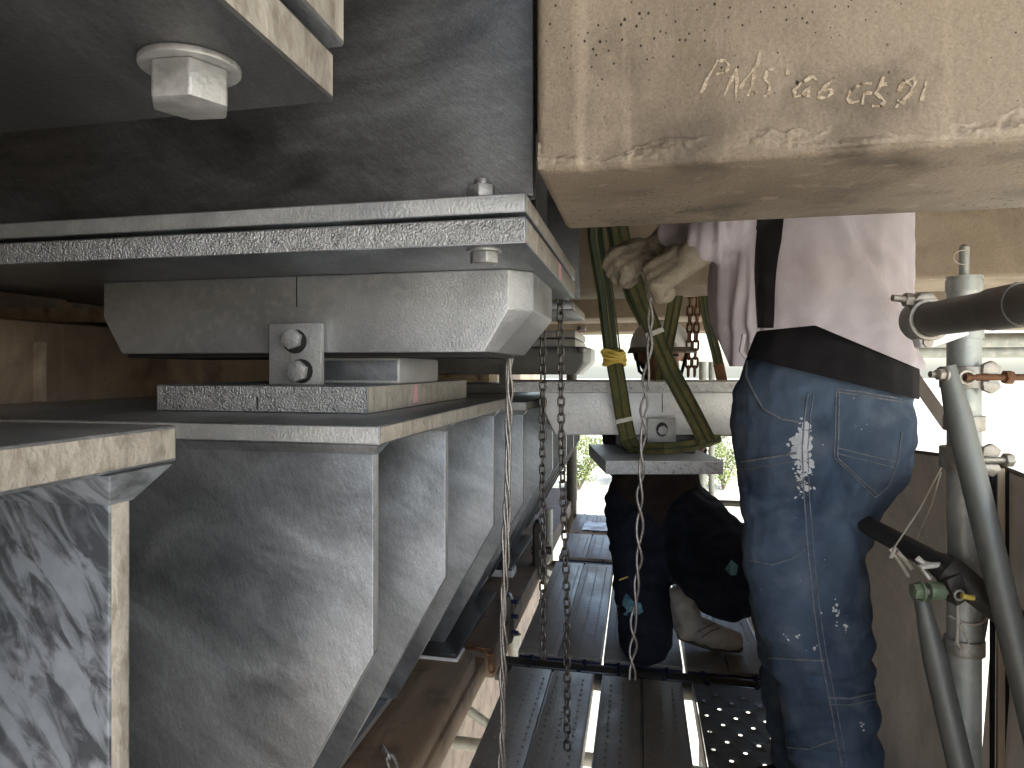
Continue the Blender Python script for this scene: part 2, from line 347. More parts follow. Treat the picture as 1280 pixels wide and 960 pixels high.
# rough mortar fin along the lower arris of the front girder
m = MB(); NU, NR = 900, 12
for i in range(NU + 1):
    u = -.12 + 1.6 * i / NU
    for j in range(NR + 1):
        f = j / NR
        w = .241 + (.026 + .016 * noise.noise(V((u * 11, 1, 3))) + .007 * noise.noise(V((u * 60, 5, 3)))) * f
        h = .0003 + .0068 * math.sin(math.pi * f) ** .6 * max(0, .30 + .9 * noise.fractal(V((u * 14, f * 1.2, 0)), .8, 2.1, 4) + .30 * noise.fractal(V((u * 120, f * 6, 9)), .7, 2.0, 3))
        h -= .0035 * max(0, min(1, .40 - 2.2 * noise.noise(V((u * 5.5, f * 1.3, 4))) - .8 * noise.noise(V((u * 32, f * 3, 14)))))
        if j in (0, NR): h = -.003
        m.v.append(F(u, .85 - max(h, -.003), w))
for i in range(NU):
    for j in range(NR):
        a = i * (NR + 1) + j; m.f.append([a, a + NR + 1, a + NR + 2, a + 1]); m.m.append(0)
m.build('mortar_ridge', 'mortar', g1, angle=28)
# chalk writing (strokes measured on the face)
strokes = [
 [(66, 225), (100, 150), (150, 62), (185, 62), (205, 85), (190, 120), (140, 132)],
 [(178, 235), (225, 150), (240, 95), (245, 160), (240, 250)], [(262, 205), (285, 160), (345, 85), (365, 10)], [(300, 240), (320, 180), (335, 110)], [(318, 235), (345, 215)],
 [(430, 105), (395, 110), (385, 150), (410, 190), (400, 235), (375, 245)], [(495, 100), (497, 135)],
 [(645, 160), (625, 142), (570, 170), (530, 215), (535, 245), (575, 235), (590, 205), (612, 200)], [(605, 200), (598, 245)],
 [(735, 150), (690, 190), (655, 225), (652, 248), (690, 250), (720, 225), (715, 205), (680, 210)],
 [(920, 178), (870, 178), (815, 215), (795, 250), (815, 275), (855, 265)], [(870, 285), (880, 230), (920, 225)],
 [(980, 145), (955, 200), (935, 225), (965, 245), (985, 270), (960, 292), (920, 288)], [(960, 190), (995, 180)],
 [(1050, 215), (1080, 170), (1130, 150), (1140, 170), (1100, 240), (1050, 280), (1040, 300)], [(1060, 220), (1085, 160), (1120, 195), (1110, 240), (1075, 250)], [(1045, 262), (1085, 280)],
 [(1192, 165), (1180, 215), (1165, 268)]]
m = MB()
for st in strokes:
    pts = []
    for x, y in st:
        px, py = 860 + x / 4, 60 + y / 4; u = U(px, .8492); pts.append(F(u, .8492, W(py, u, .8492)))
    fine = []
    for a, b in zip(pts, pts[1:]):
        for k in range(4): fine.append(a.lerp(b, k / 4) + V((rnd.uniform(-1, 1), 0, rnd.uniform(-1, 1))) * .0005)
    fine.append(pts[-1])
    m.ribbon(fine, [.0030 + .0012 * math.sin(k_ * .8 + len(fine)) for k_ in range(len(fine))], .0008, 0, wv=EC * .8 + V((0, 0, .5)))
m.build('chalk_writing', 'chalk', g1)

# ------------------------------------------------ steel cladding on the front girder
t = thing('steel_end_plate', 'tall dark galvanised steel plate standing left of the front concrete girder', 'steel plate', F(-.8, .965, .235))
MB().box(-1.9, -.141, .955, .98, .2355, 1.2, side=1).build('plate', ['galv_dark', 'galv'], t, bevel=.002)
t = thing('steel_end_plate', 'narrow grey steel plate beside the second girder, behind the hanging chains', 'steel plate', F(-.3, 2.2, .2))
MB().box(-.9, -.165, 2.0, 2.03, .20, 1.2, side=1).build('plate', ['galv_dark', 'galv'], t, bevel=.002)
MB().box(-.9, -.178, 1.94, 2.4, .163, .187, front=1, side=2).build('flange', ['galv_dark', 'galv', 'galv_warm_lit'], t, bevel=.002)
MB().box(-.27, -.255, 1.78, 2.0, .20, .6).build('stiffener', 'galv', t, bevel=.002)
bolt(t, F(-.21, 1.985, .187), (0, 0, 1), .019, .016)

# ------------------------------------------------ bearings
def body_hull(uL, uR, v0, v1, wt, wb, wm, du, ch):
    P = []
    for w, i in ((wt, 0), (wm, 0), (wb, du)):
        c = ch * (1 if w != wb else .55)
        a, b = uL + i, uR - i
        for (u, v) in ((a + c, v0), (b - c, v0), (b, v0 + c * 1.3), (b, v1), (a, v1), (a, v0 + c * 1.3)): P.append(F(u, v, w))
    return P
t = thing('bridge_bearing', 'large galvanised bearing under the front steel plate, with two bolts through its small locking plate', 'bearing', F(-.6, 1.3, -.0716))
MB().box(-1.35, -.1475, .93, 1.677, .2082, .2343, front=1, side=2).build('sole_plate', ['galv', 'galv_dull', 'galv_warm_lit'], t, bevel=.002)
MB().box(-1.35, -.1475, .93, 1.677, .1668, .2030, front=1, side=2).build('sole_plate', ['galv', 'galv_cut', 'galv_warm_lit'], t, bevel=.0025)
MB().box(-1.33, -.16, .96, 1.65, .203, .2083).build('shim', 'mark', t)  # black filler that darkens the open gap between the plates
m = MB(); m.hull(body_hull(-1.044, -.1766, 1.155, 1.464, .1665, .0295, .100, .058, .036))
m.build('bearing_block', 'galv_block', t, bevel=.0028, seg=2, angle=18)
MB().box(-.97, -.25, 1.175, 1.45, .022, .0297).build('rubber_edge', 'mark', t)
m = MB()   # locking plate
m.box(-.6436, -.5425, 1.135, 1.149, -.0255, .0805)
lp = m.build('locking_plate', 'galv_dull', t, bevel=.0015)
for (px, py, r) in ((367, 424, .0185), (374, 464, .019)):
    u = U(px, 1.135); p = F(u, 1.1345, W(py, u, 1.135))
    s = MB()     # slotted hole, its shaded recess painted as a black patch
    so = [p + EC * (math.cos(a) * .0225 + (.004 if r > .0186 else .003)) + V((0, 0, math.sin(a) * .0215 - (.004 if r < .0186 else 0))) for a in [k * math.pi / 8 for k in range(16)]]
    s.prism(so, ED * .0008); s.build('slot_shade_patch', 'mark', lp)
    bolt(lp, p - ED * .0006, -ED, r, .013, washer=False, rot=.35, mat='galv_dull')
s = MB(); u = U(931 / 3.2 + 80, 1.1545); 
s.box(U(370.3, 1.1545), U(371.5, 1.1545), 1.1538, 1.1545, W(384, u, 1.155), W(346, u, 1.155)); s.build('centre_mark', 'mark', t)
MB().box(-.68, -.419, 1.2, 1.45, -.0256, .0225, front=1).build('inner_pad', ['galv_dull', 'galv'], t, bevel=.006)
m = MB(); m.box(-.8226, -.427, 1.066, 1.735, -.0716, -.0255, front=1, side=2)
bp = m.build('base_plate', ['galv', 'galv_cut', 'galv_warm_lit'], t, bevel=.0025)
MB().box(U(321.5, 1.0655), U(322.7, 1.0655), 1.0645, 1.0655, -.066, -.045).build('centre_mark', 'mark', bp)
MB().box(-.4272, -.4262, 1.30, 1.325, -.064, -.029).build('crayon_mark', 'pink', bp)
MB().box(-.1478, -.1468, 1.33, 1.37, .172, .2).build('crayon_mark', 'pink', t)
pb = at(605, 312, 1.0); _v = (.235 * pb.x + .972 * pb.y) / .998; _u = (.985 * pb.x - .1736 * pb.y) / .998
bolt(t, F(_u, _v, .1668), (0, 0, -1), .0205, .016, rot=.3)
bolt(t, F(_u, _v - .01, .2343), (0, 0, 1), .0205, .018, name='nut', washer=False, rot=.3, stub=.01)

# overhead near sole plate with the big bolt
t = thing('sole_plate', 'double steel plate overhead at the top left with one big hexagon bolt', 'steel plate', F(-.7, .1, .167))
MB().box(-1.4, -.188, -.34, .413, .167, .1985, side=1).build('lower_plate', ['galv_dark', 'galv_warm_lit'], t, bevel=.003)  # underside shade put into the colour by using the darker steel
MB().box(-1.4, -.182, -.34, .416, .202, .235, side=1).build('upper_plate', ['galv', 'galv_warm_lit'], t, bevel=.003)
p = at(238, 82, .393); p.z = .167
bolt(t, p, (0, 0, -1), .0215, .0205, rot=.12)
t = thing('steel_end_plate', 'dark steel plate standing on the overhead double plate at the top left', 'steel plate', F(-.8, -.3, .236))
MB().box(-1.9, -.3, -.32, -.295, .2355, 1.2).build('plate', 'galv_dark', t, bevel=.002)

# far bearing
t = thing('bridge_bearing', 'small dark bearing with a double sole plate, seen behind the two hanging chains', 'bearing', F(-.5, 2.9, -.0935))
MB().box(-1.2, -.239, 2.72, 3.25, .1215, .150, front=1, side=2).build('sole_plate', ['galv', 'galv_dull', 'galv_warm_lit'], t, bevel=.002)
MB().box(-1.2, -.239, 2.72, 3.25, .088, .118, front=1, side=2).build('sole_plate', ['galv', 'galv_dull', 'galv_warm_lit'], t, bevel=.002)
MB().hull(body_hull(-.913, -.189, 2.85, 3.15, .0875, -.02, .03, .05, .03)).build('bearing_block', 'galv_dull', t, bevel=.006)
MB().box(-.56, -.51, 2.832, 2.845, -.056, .02).build('locking_plate', 'galv_dull', t, bevel=.0015)
MB().box(-.75, -.485, 2.70, 3.15, -.0935, -.056, front=1).build('base_plate', ['galv', 'galv_dull'], t, bevel=.002)
u = U(727, 2.76)
bolt(t, F(u, 2.755, .088), (0, 0, -1), .018, .014); bolt(t, F(u, 2.755, .150), (0, 0, 1), .018, .016, name='nut', washer=False)

# ------------------------------------------------ steel brackets fixed to the pier
def bracket(label, v0, v1, dz, sts, uR=-.3266, front_kind='galv', mats=('galv', 'galv_dull', 'galv_warm_lit'), stm='galv', fil=.012, edge='galv_dull'):
    t = thing('steel_bracket', label, 'bracket', F(-.8, (v0 + v1) / 2, -.81 + dz))
    MB().box(-1.3, uR, v0, v1, -.0972 + dz, -.0716 + dz, front=1, side=2).build('flange', list(mats), t, bevel=.0025)
    us = uR - .0134
    for sv in sts:
        poly = [F(-1.3, sv, -.0974 + dz), F(us, sv, -.0974 + dz), F(us, sv, -.37 + dz), F(us - .25, sv, -.81 + dz), F(-1.3, sv, -.81 + dz)]
        s = MB(); s.prism(poly, ED * .02, 0, 1)
        so = s.build('stiffener', [stm, edge], t, bevel=.0022)  # light catching the plate edges is put into the edge colour
        wl_ = MB(); wl_.hull([F(u_, v_, -.0973 + dz) for u_ in (-1.28, us + fil * .9) for v_ in (sv - fil, sv + .02 + fil)] + [F(u_, v_, -.0973 - fil * q + dz) for q, e in ((.45, .38), (1.1, -.001)) for u_ in (-1.28, us + .001 + fil * max(e, 0)) for v_ in (sv - .001 - fil * max(e, 0), sv + .021 + fil * max(e, 0))])
        wl_.build('weld', stm, so, bevel=.001)
    MB().box(-1.3, -1.275, v0 + .02, v1 - .02, -.83 + dz, -.0976 + dz).build('back_plate', stm, t, bevel=.002)
    MB().box(-1.29, us - .27, v0 + .005, v1, -.829 + dz, -.812 + dz, front=1, side=1).build('bottom_plate', ['galv', 'galv_dull'], t, bevel=.002)
    return t
bracket('nearest steel bracket at the lower left, smeared plate under a thick flange with painted warm side light', -.35, .433, .0333, (-.2, .085, .383), uR=-.317, stm='galv_smear', edge='galv_warm_lit', mats=('galv', 'galv_dull', 'galv_warm_lit'), fil=.02)
bracket('middle steel bracket that carries the large front bearing on three plates', .856, 1.74, 0, (.868, 1.222, 1.652))
bracket('far steel bracket with its narrow plates seen past the wire rope', 2.035, 3.15, -.022, (2.066, 2.43, 2.79, 3.1), uR=-.3215)
bracket('farthest steel bracket, only its plate edges showing beside the second chain', 3.3, 4.2, -.03, (3.32, 3.7, 4.1), uR=-.32)
for i, (v0, lab) in enumerate(((1.98, 'white shim block under the third bracket plate beside the round timber end'), (2.9, 'small white shim block under the far bracket behind the wire rope'))):
    t = thing('shim_block', lab, 'shim', F(-.55, v0, -.832))
    MB().box(-.66, -.515, v0, v0 + .09, -.862, -.834).build('block', 'hat', t, bevel=.002)
    MB().box(-.66, -.52, v0 + .005, v0 + .6, -.834, -.822).build('plate', 'galv_dark', t, bevel=.001)

# ------------------------------------------------ timbers beneath the brackets
t = thing('timber_beam', 'near brown timber with a rounded end below the steel brackets', 'timber', F(-.6, 1.3, -.95))
m = MB(); poly = [F(-.78, .2, -.842), F(-.472, .2, -.842), F(-.472, 2.02, -.842), F(-.49, 2.08, -.842), F(-.55, 2.1, -.842), F(-.78, 2.1, -.842)]
m.prism(poly, (0, 0, -.045)); m.build('board', 'timber', t, bevel=.008, seg=3)
MB().box(-1.29, -.466, -1.4, 2.6, -.95, -.888).build('bearer', 'timber', t, bevel=.004)  # widened to the pier to block light bouncing up from below
t = thing('timber_beam', 'long dark stained timber running away under the far brackets', 'timber', F(-.6, 3.3, -1))
MB().box(-.80, -.44, 2.14, 5.2, -.95, -.865).build('beam', 'timber_dark', t, bevel=.006)
t = thing('timber_board', 'dirty pale board end wedged under the front sole plate at the far left', 'timber', F(-1.3, 1.7, .11))
MB().hexa([F(-1.9, 1.62, .135), F(-1.12, 1.50, .112), F(-1.12, 1.7, .112), F(-1.9, 1.8, .135), F(-1.9, 1.62, .175), F(-1.12, 1.50, .150), F(-1.12, 1.7, .15), F(-1.9, 1.8, .175)]).build('board', 'timber_pale', t, bevel=.004)
t = thing('timber_block', 'pale timber blocks behind the front base plate on the pier edge', 'timber', F(-1.1, 3, -.05))
MB().box(-1.25, -.70, 3.3, 3.5, -.07, .035).build('block', 'timber_pale', t, bevel=.004)
MB().hexa([F(-.98, 3.25, -.07), F(-.94, 3.25, -.07), F(-.94, 3.28, -.07), F(-.98, 3.28, -.07), F(-1.1, 3.25, .07), F(-1.05, 3.25, .07), F(-1.05, 3.28, .07), F(-1.1, 3.28, .07)]).build('strut', 'timber_pale', t)

# ------------------------------------------------ chains and ropes
def link_mesh(name, length, width, wire, matn):
    m = MB(); pts = []; r = (width - wire) / 2; hl = (length - wire) / 2 - r
    for k in range(7): a = math.pi * k / 6; pts.append(V((r * math.cos(a), 0, hl + r * math.sin(a))))
    for k in range(7): a = math.pi + math.pi * k / 6; pts.append(V((r * math.cos(a), 0, -hl + r * math.sin(a))))
    m.tube(pts, wire / 2, 6, closed=True)
    me = bpy.data.meshes.new(name); me.from_pydata([tuple(v) for v in m.v], [], m.f); me.materials.append(MT[matn]); me.shade_smooth()
    return me
def chain(name, label, pts, pitch, width, wire, matn, group=None, twist=.5):
    pts = [V(p) for p in pts]
    t = thing(name, label, 'chain', pts[-1], group)
    me = link_mesh(name + '_link', pitch + wire * 1.85, width, wire, matn)
    L = [(b - a).length for a, b in zip(pts, pts[1:])]; tot = sum(L); n = int(tot / pitch)
    for i in range(n):
        d = (i + .5) * pitch; k = 0
        while k < len(L) - 1 and d > L[k]: d -= L[k]; k += 1
        p = pts[k].lerp(pts[k + 1], d / L[k]); dr = (pts[k + 1] - pts[k]).normalized()
        q = dr.to_track_quat('Z', 'Y').to_matrix().to_4x4()
        rot = Matrix.Rotation((0 if i % 2 else math.pi / 2) + twist + rnd.uniform(-.25, .25), 4, 'Z')
        o = bpy.data.objects.new('link', me); COL.objects.link(o); o.parent = t
        o.matrix_local = Matrix.Translation(p - OFF[t.name]) @ q @ rot
    return t
chain('hoist_chain', 'left one of two steel chains, hanging beside the bearing end and stopping above the planks', [at(679, 372, 1.76), at(678, 600, 1.76), at(679, 826, 1.76)], .0205, .0205, .0058, 'chain')
chain('hoist_chain', 'right one of two steel chains, reaching down to the first plank', [at(700, 350, 1.76), at(702, 560, 1.76), at(709, 760, 1.76), at(709, 946, 1.76)], .0205, .0205, .0058, 'chain')
chain('rusty_chain', 'left rusty chain hanging behind the man in the white helmet', [at(864, 340, 2.5), at(860, 476, 2.5)], .030, .026, .008, 'rust')
chain('rusty_chain', 'right rusty chain beside the thin dark sling, near the pale shirt', [at(875, 340, 2.5), at(870, 420, 2.5), at(868, 476, 2.5)], .030, .026, .008, 'rust')
chain('rusty_chain', 'short rusty chain end hanging left of the small locking plate', [F(-.83, 1.75, .0), F(-.83, 1.75, -.058)], .024, .024, .007, 'rust')
chain('rusty_chain', 'rusty chain end with an open side, next to the locking plate', [F(-.79, 1.75, .0), F(-.79, 1.75, -.058)], .024, .024, .007, 'rust')
chain('rusty_chain', 'rusty chain lying across the gap between the two timbers', [F(-.70, 2.115, -.852), F(-.6, 2.12, -.856), F(-.5, 2.12, -.85), F(-.45, 2.12, -.86), F(-.44, 2.12, -.93)], .026, .024, .007, 'rust')
chain('rusty_chain', 'loose chain hook and links lying on the near timber at the bottom edge', [at(478, 934, 1.48), at(488, 950, 1.46), at(496, 972, 1.44)], .026, .022, .007, 'rope')

def strand_rope(name, label, pts, rad, wire, turns, n, matn='rope', amp=0.0):
    pts = [V(p) for p in pts]
    t = thing(name, label, 'wire rope', pts[-1])
    L = [0]
    for a, b in zip(pts, pts[1:]): L.append(L[-1] + (b - a).length)
    for s in range(n):
        N = 160; path = []
        for i in range(N + 1):
            d = L[-1] * i / N; k = 0
            while k < len(pts) - 2 and d > L[k + 1]: k += 1
            p = pts[k].lerp(pts[k + 1], (d - L[k]) / (L[k + 1] - L[k]))
            a = 2 * math.pi * (turns * i / N + s / n) + amp * math.sin(i * .21 + s)
            rr = rad * (.75 + .35 * math.sin(i * .13 + 2.1 * s))
            path.append(p + V((math.cos(a) * rr, math.sin(a) * rr, 0)))
        MB().tube(path, wire, 6).build('strand', matn, t, angle=80)
    return t
strand_rope('wire_rope', 'bundle of thin wire ropes hanging straight down below the bearing end', [at(637, 443, 1.45), at(634, 600, 1.45), at(630, 760, 1.45), at(627, 1000, 1.45)], .0070, .0026, 3.5, 4, amp=.6)
strand_rope('wire_rope', 'shiny twisted wire rope hanging from the gloved hands past the lifted bearing', [at(812, 322, 1.62), at(812, 420, 1.62), at(802, 560, 1.62), at(800, 660, 1.62), at(789, 850, 1.62)], .0080, .0031, 7, 2, amp=.3)

# ------------------------------------------------ lifted bearing in its slings
Y0 = 2.08
def X(px, Y=Y0): return (px - 640) / 900 * Y
def Z(py, Y=Y0): return (462 - py) / 900 * Y
t = thing('bridge_bearing', 'bright new bearing hanging in olive slings between the two workers', 'bearing', (X(820), Y0 + .2, Z(592)))
MB().wbox(X(639), X(1010), Y0, Y0 + .42, Z(490), Z(477), front=1).build('sole_plate', ['galv_lit', 'galv_lit_cut'], t, bevel=.002)
m = MB(); P = []
for z, i in ((Z(490) - .0005, 0), (Z(515), 0), (Z(545), .032)):
    for (x, y) in ((X(681) + i, Y0 + .03), (X(975) - i, Y0 + .03), (X(975) - i, Y0 + .38), (X(681) + i, Y0 + .38)): P.append((x, y, z))
m.hull(P); m.build('bearing_block', 'galv_lit', t, bevel=.005)
lp = MB().wbox(X(810), X(845.5), Y0 + .005, Y0 + .017, Z(553), Z(523)).build('locking_plate', 'galv_dull', t, bevel=.0012)
bolt(lp, (X(828), Y0 + .0045, Z(538)), (0, -1, 0), .0150, .011, washer=False, mat='bolt')
MB().prism([V((X(828) + .0175 * math.cos(a), Y0 + .0044, Z(537) + .021 * math.sin(a))) for a in [k * math.pi / 8 for k in range(16)]], (0, .0006, 0)).build('slot_shade_patch', 'mark', lp)  # recess painted as a flat black patch for its shade
MB().wbox(X(830), X(831), Y0 + .0292, Y0 + .0302, Z(516), Z(492)).build('centre_mark', 'mark', t)
MB().wbox(X(790), X(880), Y0 + .09, Y0 + .33, Z(571), Z(545) - .0005).build('inner_pad', 'galv_dark', t, bevel=.004)
MB().wbox(X(757, Y0 - .08), X(904.5, Y0 - .08), Y0 - .08, Y0 + .36, Z(593, Y0 - .08), Z(576, Y0 - .08), front=1).build('base_plate', ['galv_lit', 'galv_lit_cut'], t, bevel=.0025)

def sling(label, pts, width, matn='webbing', wv=(1, 0, 0), tags=()):
    t = thing('lifting_sling', label, 'sling', pts[-1])
    fine = []
    P = [V(p) for p in pts]
    for i in range(len(P) - 1):
        for k in range(6): fine.append(P[i].lerp(P[i + 1], k / 6))
    fine.append(P[-1])
    m = MB(); m.ribbon(fine, width, .006, 0, wv); m.build('webbing', matn, t)
    m = MB()     # raised centre stripe and edges
    for off in (-.46, 0, .46):
        m.ribbon([p + V((off * width, -.004, 0)) for p in fine], width * .10, .0022, 0, wv)
    m.build('stitching', 'webbing_dark' if matn == 'webbing' else 'webbing', t)
    for (f, mt_, h) in tags:
        k = int(f * (len(fine) - 1)); p = fine[k]; d = (fine[k + 1] - fine[k - 1]).normalized()
        MB().ribbon([p - d * h, p + d * h], width * 1.06, .012, 0, wv).build('tag', mt_, t, bevel=.001)
    return t
YS = Y0 - .03
sling('dark green sling hanging straight down on the left to a yellow taped joint', [at(743, 240, YS), at(745, 300, YS), at(757, 370, YS), at(765, 440, YS - .01)], .048, 'webbing_dark', wv=(.8, .6, 0))
sl = sling('olive sling below the yellow tape, passing in front of the bright bearing', [at(765, 436, YS - .02), at(772, 476, YS - .03), at(779, 520, YS - .02), at(785, 548, YS - .005), at(795, 564, YS + .06)], .046, 'webbing', tags=((.55, 'white_tag', .006),))
m = MB()
for k in range(5):
    c = at(767 + rnd.uniform(-2, 2), 440 + 3.5 * k, YS - .03)
    m.tube([c + V((.030 * math.cos(a), .013 * math.sin(a), .005 * math.sin(a * 2 + k))) for a in [j * math.pi / 8 for j in range(16)]], .005, 6, closed=True)
m.build('tape', 'tape', sl)
sling('long olive sling running diagonally from the gloved hands down to the right of the bearing', [at(765, 240, YS), at(781, 320, YS - .01), at(800, 372, YS - .02), at(836, 460, YS - .03), at(868, 520, YS - .03), at(884, 552, YS - .01)], .05, 'webbing', wv=(.9, 0, .35), tags=((.52, 'white_tag', .007),))
sling('dark edge sling lying just left of the long diagonal sling', [at(757, 240, YS + .012), at(772, 320, YS + .012), at(790, 372, YS + .005), at(806, 404, YS)], .035, 'webbing_dark', wv=(.9, 0, .35))
sling('short olive sling leaning the other way in front of the white helmet', [at(848, 345, YS + .34), at(844, 375, YS + .34), at(832, 440, YS + .34), at(826, 478, YS + .35)], .045, 'webbing')
sling('thin dark sling with an orange end right beside the pale shirt', [at(876, 345, YS + .35), at(884, 400, YS + .36), at(895, 440, YS + .37), at(903, 478, YS + .38)], .032, 'webbing_dark', tags=((.93, 'rust', .03),))
sling('olive sling loop lying on the base plate under the bright bearing', [at(790, 556, YS + .06), at(806, 561, YS), at(830, 561, YS - .03), at(860, 558, YS - .02), at(885, 552, YS + .02), at(900, 546, YS + .10)], .03, 'webbing', wv=(0, .3, 1))

# ------------------------------------------------ scaffold planks
FZ = -.95
def plank(label, u0, u1, v0, v1, kind='plain', group='scaffold planks', drop=0.0):
    t = thing('scaffold_plank', label, 'scaffold plank', F((u0 + u1) / 2, v0, FZ), group)
    z = FZ - drop
    if kind == 'holes':
        m = MB(); nu = 6; nv = int((v1 - v0) / .044); du = (u1 - u0 - .012) / nu; dv = (v1 - v0) / nv
        for i in range(nu):
            for j in range(nv):
                a, b = u0 + .006 + i * du, v0 + j * dv
                cs = [(a, b), (a + du / 2, b), (a + du, b), (a + du, b + dv / 2), (a + du, b + dv), (a + du / 2, b + dv), (a, b + dv), (a, b + dv / 2)]
                if (i + j) % 2 and 0 < j < nv - 1:
                    k = len(m.v); r = .0056
                    for (x, y) in cs: m.v.append(F(x, y, z))
                    for q in range(8):
                        an = R(-135 + 45 * q); m.v.append(F(a + du / 2 + r * math.cos(an), b + dv / 2 + r * math.sin(an), z + .002))
                    for q in range(8):
                        q2 = (q + 1) % 8; m.f.append([k + q, k + q2, k + 8 + q2, k + 8 + q]); m.m.append(0)
                else:
                    k = len(m.v)
                    for (x, y) in cs: m.v.append(F(x, y, z))
                    m.f.append([k + q for q in range(8)]); m.m.append(0)
        m.build('deck', 'plank_holes', t, smooth=False)
    else:
        m = MB(); c = (u0 + u1) / 2
        m.box(u0 + .004, c - .004, v0, v1, z - .012, z); m.box(c + .004, u1 - .004, v0, v1, z - .012, z)
        m.box(c - .004, c + .004, v0, v1, z - .012, z - .006)
        dk = m.build('deck', 'plank_dark' if kind == 'dark' else 'galv_lit' if kind == 'bounce' else 'plank', t, bevel=.0015)
        if kind == 'bounce': v1 = v0
        m = MB()     # pressed anti-slip dimples
        for i in range(6):
            uu = u0 + .03 + i * (u1 - u0 - .06) / 5
            if abs(uu - c) < .012: continue
            for j in range(int((v1 - v0 - .06) / .034)):
                vv = v0 + .03 + j * .034 + (.017 if i % 2 else 0)
                p = F(uu, vv, z); k = len(m.v)
                for q in range(6):
                    an = q * math.pi / 3; m.v.append(p + V((.006 * math.cos(an), .006 * math.sin(an), -.0005)))
                m.v.append(p + V((0, 0, .0028)))
                for q in range(6): m.f.append([k + q, k + (q + 1) % 6, k + 6]); m.m.append(0)
        if m.v:
          o = m.build('dimples', 'plank' if kind == 'plain' else 'plank_dark', dk, angle=80); o['kind'] = 'stuff'
    if kind == 'bounce': v1 = v0 + 1.83
    s = MB(); s.box(u0, u0 + .004, v0, v1, z - .045, z + .001); s.build('side_rail', 'plank', t)
    s = MB(); s.box(u1 - .004, u1, v0, v1, z - .045, z + .001); s.build('side_rail', 'plank', t)
    for vv in (v0, v1 - .03):
        MB().box(u0 + .004, u1 - .004, vv, vv + .03, z - .043, z - .0125).build('end_frame', 'blue_steel', t, bevel=.002)
    for uu in (u0 + .05, u1 - .05):
        for vv, s_ in ((v0, -1), (v1, 1)):
            h = MB(); h.tube([F(uu, vv - s_ * .01, z - .02), F(uu, vv + s_ * .02, z - .005), F(uu, vv + s_ * .045, z - .02), F(uu, vv + s_ * .05, z - .05)], .007, 6); h.build('hook', 'blue_steel', t)
    return t
PL = [(-.400, -.138), (-.112, .128), (.158, .40), (.43, .67)]
PM = [(-.402, -.123), (-.115, .139), (.150, .408), (.42, .67)]
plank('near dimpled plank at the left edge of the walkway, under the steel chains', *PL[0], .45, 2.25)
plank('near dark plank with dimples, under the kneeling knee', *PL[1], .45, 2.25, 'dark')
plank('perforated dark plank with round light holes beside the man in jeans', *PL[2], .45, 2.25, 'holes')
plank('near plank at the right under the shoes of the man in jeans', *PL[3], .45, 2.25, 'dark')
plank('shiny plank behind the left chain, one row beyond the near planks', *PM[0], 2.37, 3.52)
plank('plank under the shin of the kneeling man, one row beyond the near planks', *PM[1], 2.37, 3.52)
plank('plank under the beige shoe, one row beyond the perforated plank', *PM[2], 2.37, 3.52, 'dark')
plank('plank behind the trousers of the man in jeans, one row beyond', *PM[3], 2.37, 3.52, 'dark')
plank('plank with a centre seam in the third row, left of the brown shirt', *PM[0], 3.62, 4.15)
plank('third row plank hidden mostly behind the brown shirt', *PM[1], 3.62, 4.15)
plank('farthest plank at the left, partly under the white plastic sheet', *PM[0], 4.2, 4.72)
plank('farthest plank of the walkway beside the white plastic sheet', *PM[1], 4.2, 4.72)
for k, lab in enumerate(('first plank of the unseen, added row behind the viewer, in line with the left planks', 'second plank of the unseen, added row behind the viewer', 'third plank of the unseen, added row behind the viewer', 'fourth plank of the unseen, added row behind the viewer by the sheet')):
    plank(lab, *PL[k], -1.5, .33, 'bounce')  # unseen row: stops ground bounce, decks brightened to reflect light forward
t = thing('plastic_sheet', 'crumpled white plastic sheet lying on the farthest planks', 'plastic sheet', F(-.25, 4.3, FZ))
m = MB(); n = 14
for i in range(n + 1):
    for j in range(n + 1):
        m.v.append(F(-.33 + .4 * i / n, 4.22 + .22 * j / n, FZ + .008 + .010 * abs(noise.noise(V((i * .5, j * .5, 1))))))
for i in range(n):
    for j in range(n):
        a = i * (n + 1) + j; m.f.append([a, a + 1, a + n + 2, a + n + 1]); m.m.append(0)
m.build('sheet', 'plastic', t)
def pipe(name, label, cat, a, b, r=.0243, matn='tube', parent=None, group=None):
    if parent: return MB().tube([a, b], r, 18).build(name, matn, parent)
    t = thing(name, label, cat, V(a) if V(a).z < V(b).z else V(b), group)
    MB().tube([a, b], r, 18).build('tube', matn, t); return t
for v, lab in ((2.28, 'black cross bar under the far ends of the near planks'), (2.34, 'black cross bar that carries the second plank row by the kneeling knee'), (3.57, 'black cross bar under the joint of the second and third plank rows'), (.42, 'black cross bar under the near plank ends by the camera'), (4.74, 'black cross bar at the far end of the walkway')):
    pipe('cross_bar', lab, 'scaffold bar', F(-.46, v, FZ - .036), F(.80, v, FZ - .036), .027, 'tube_black')

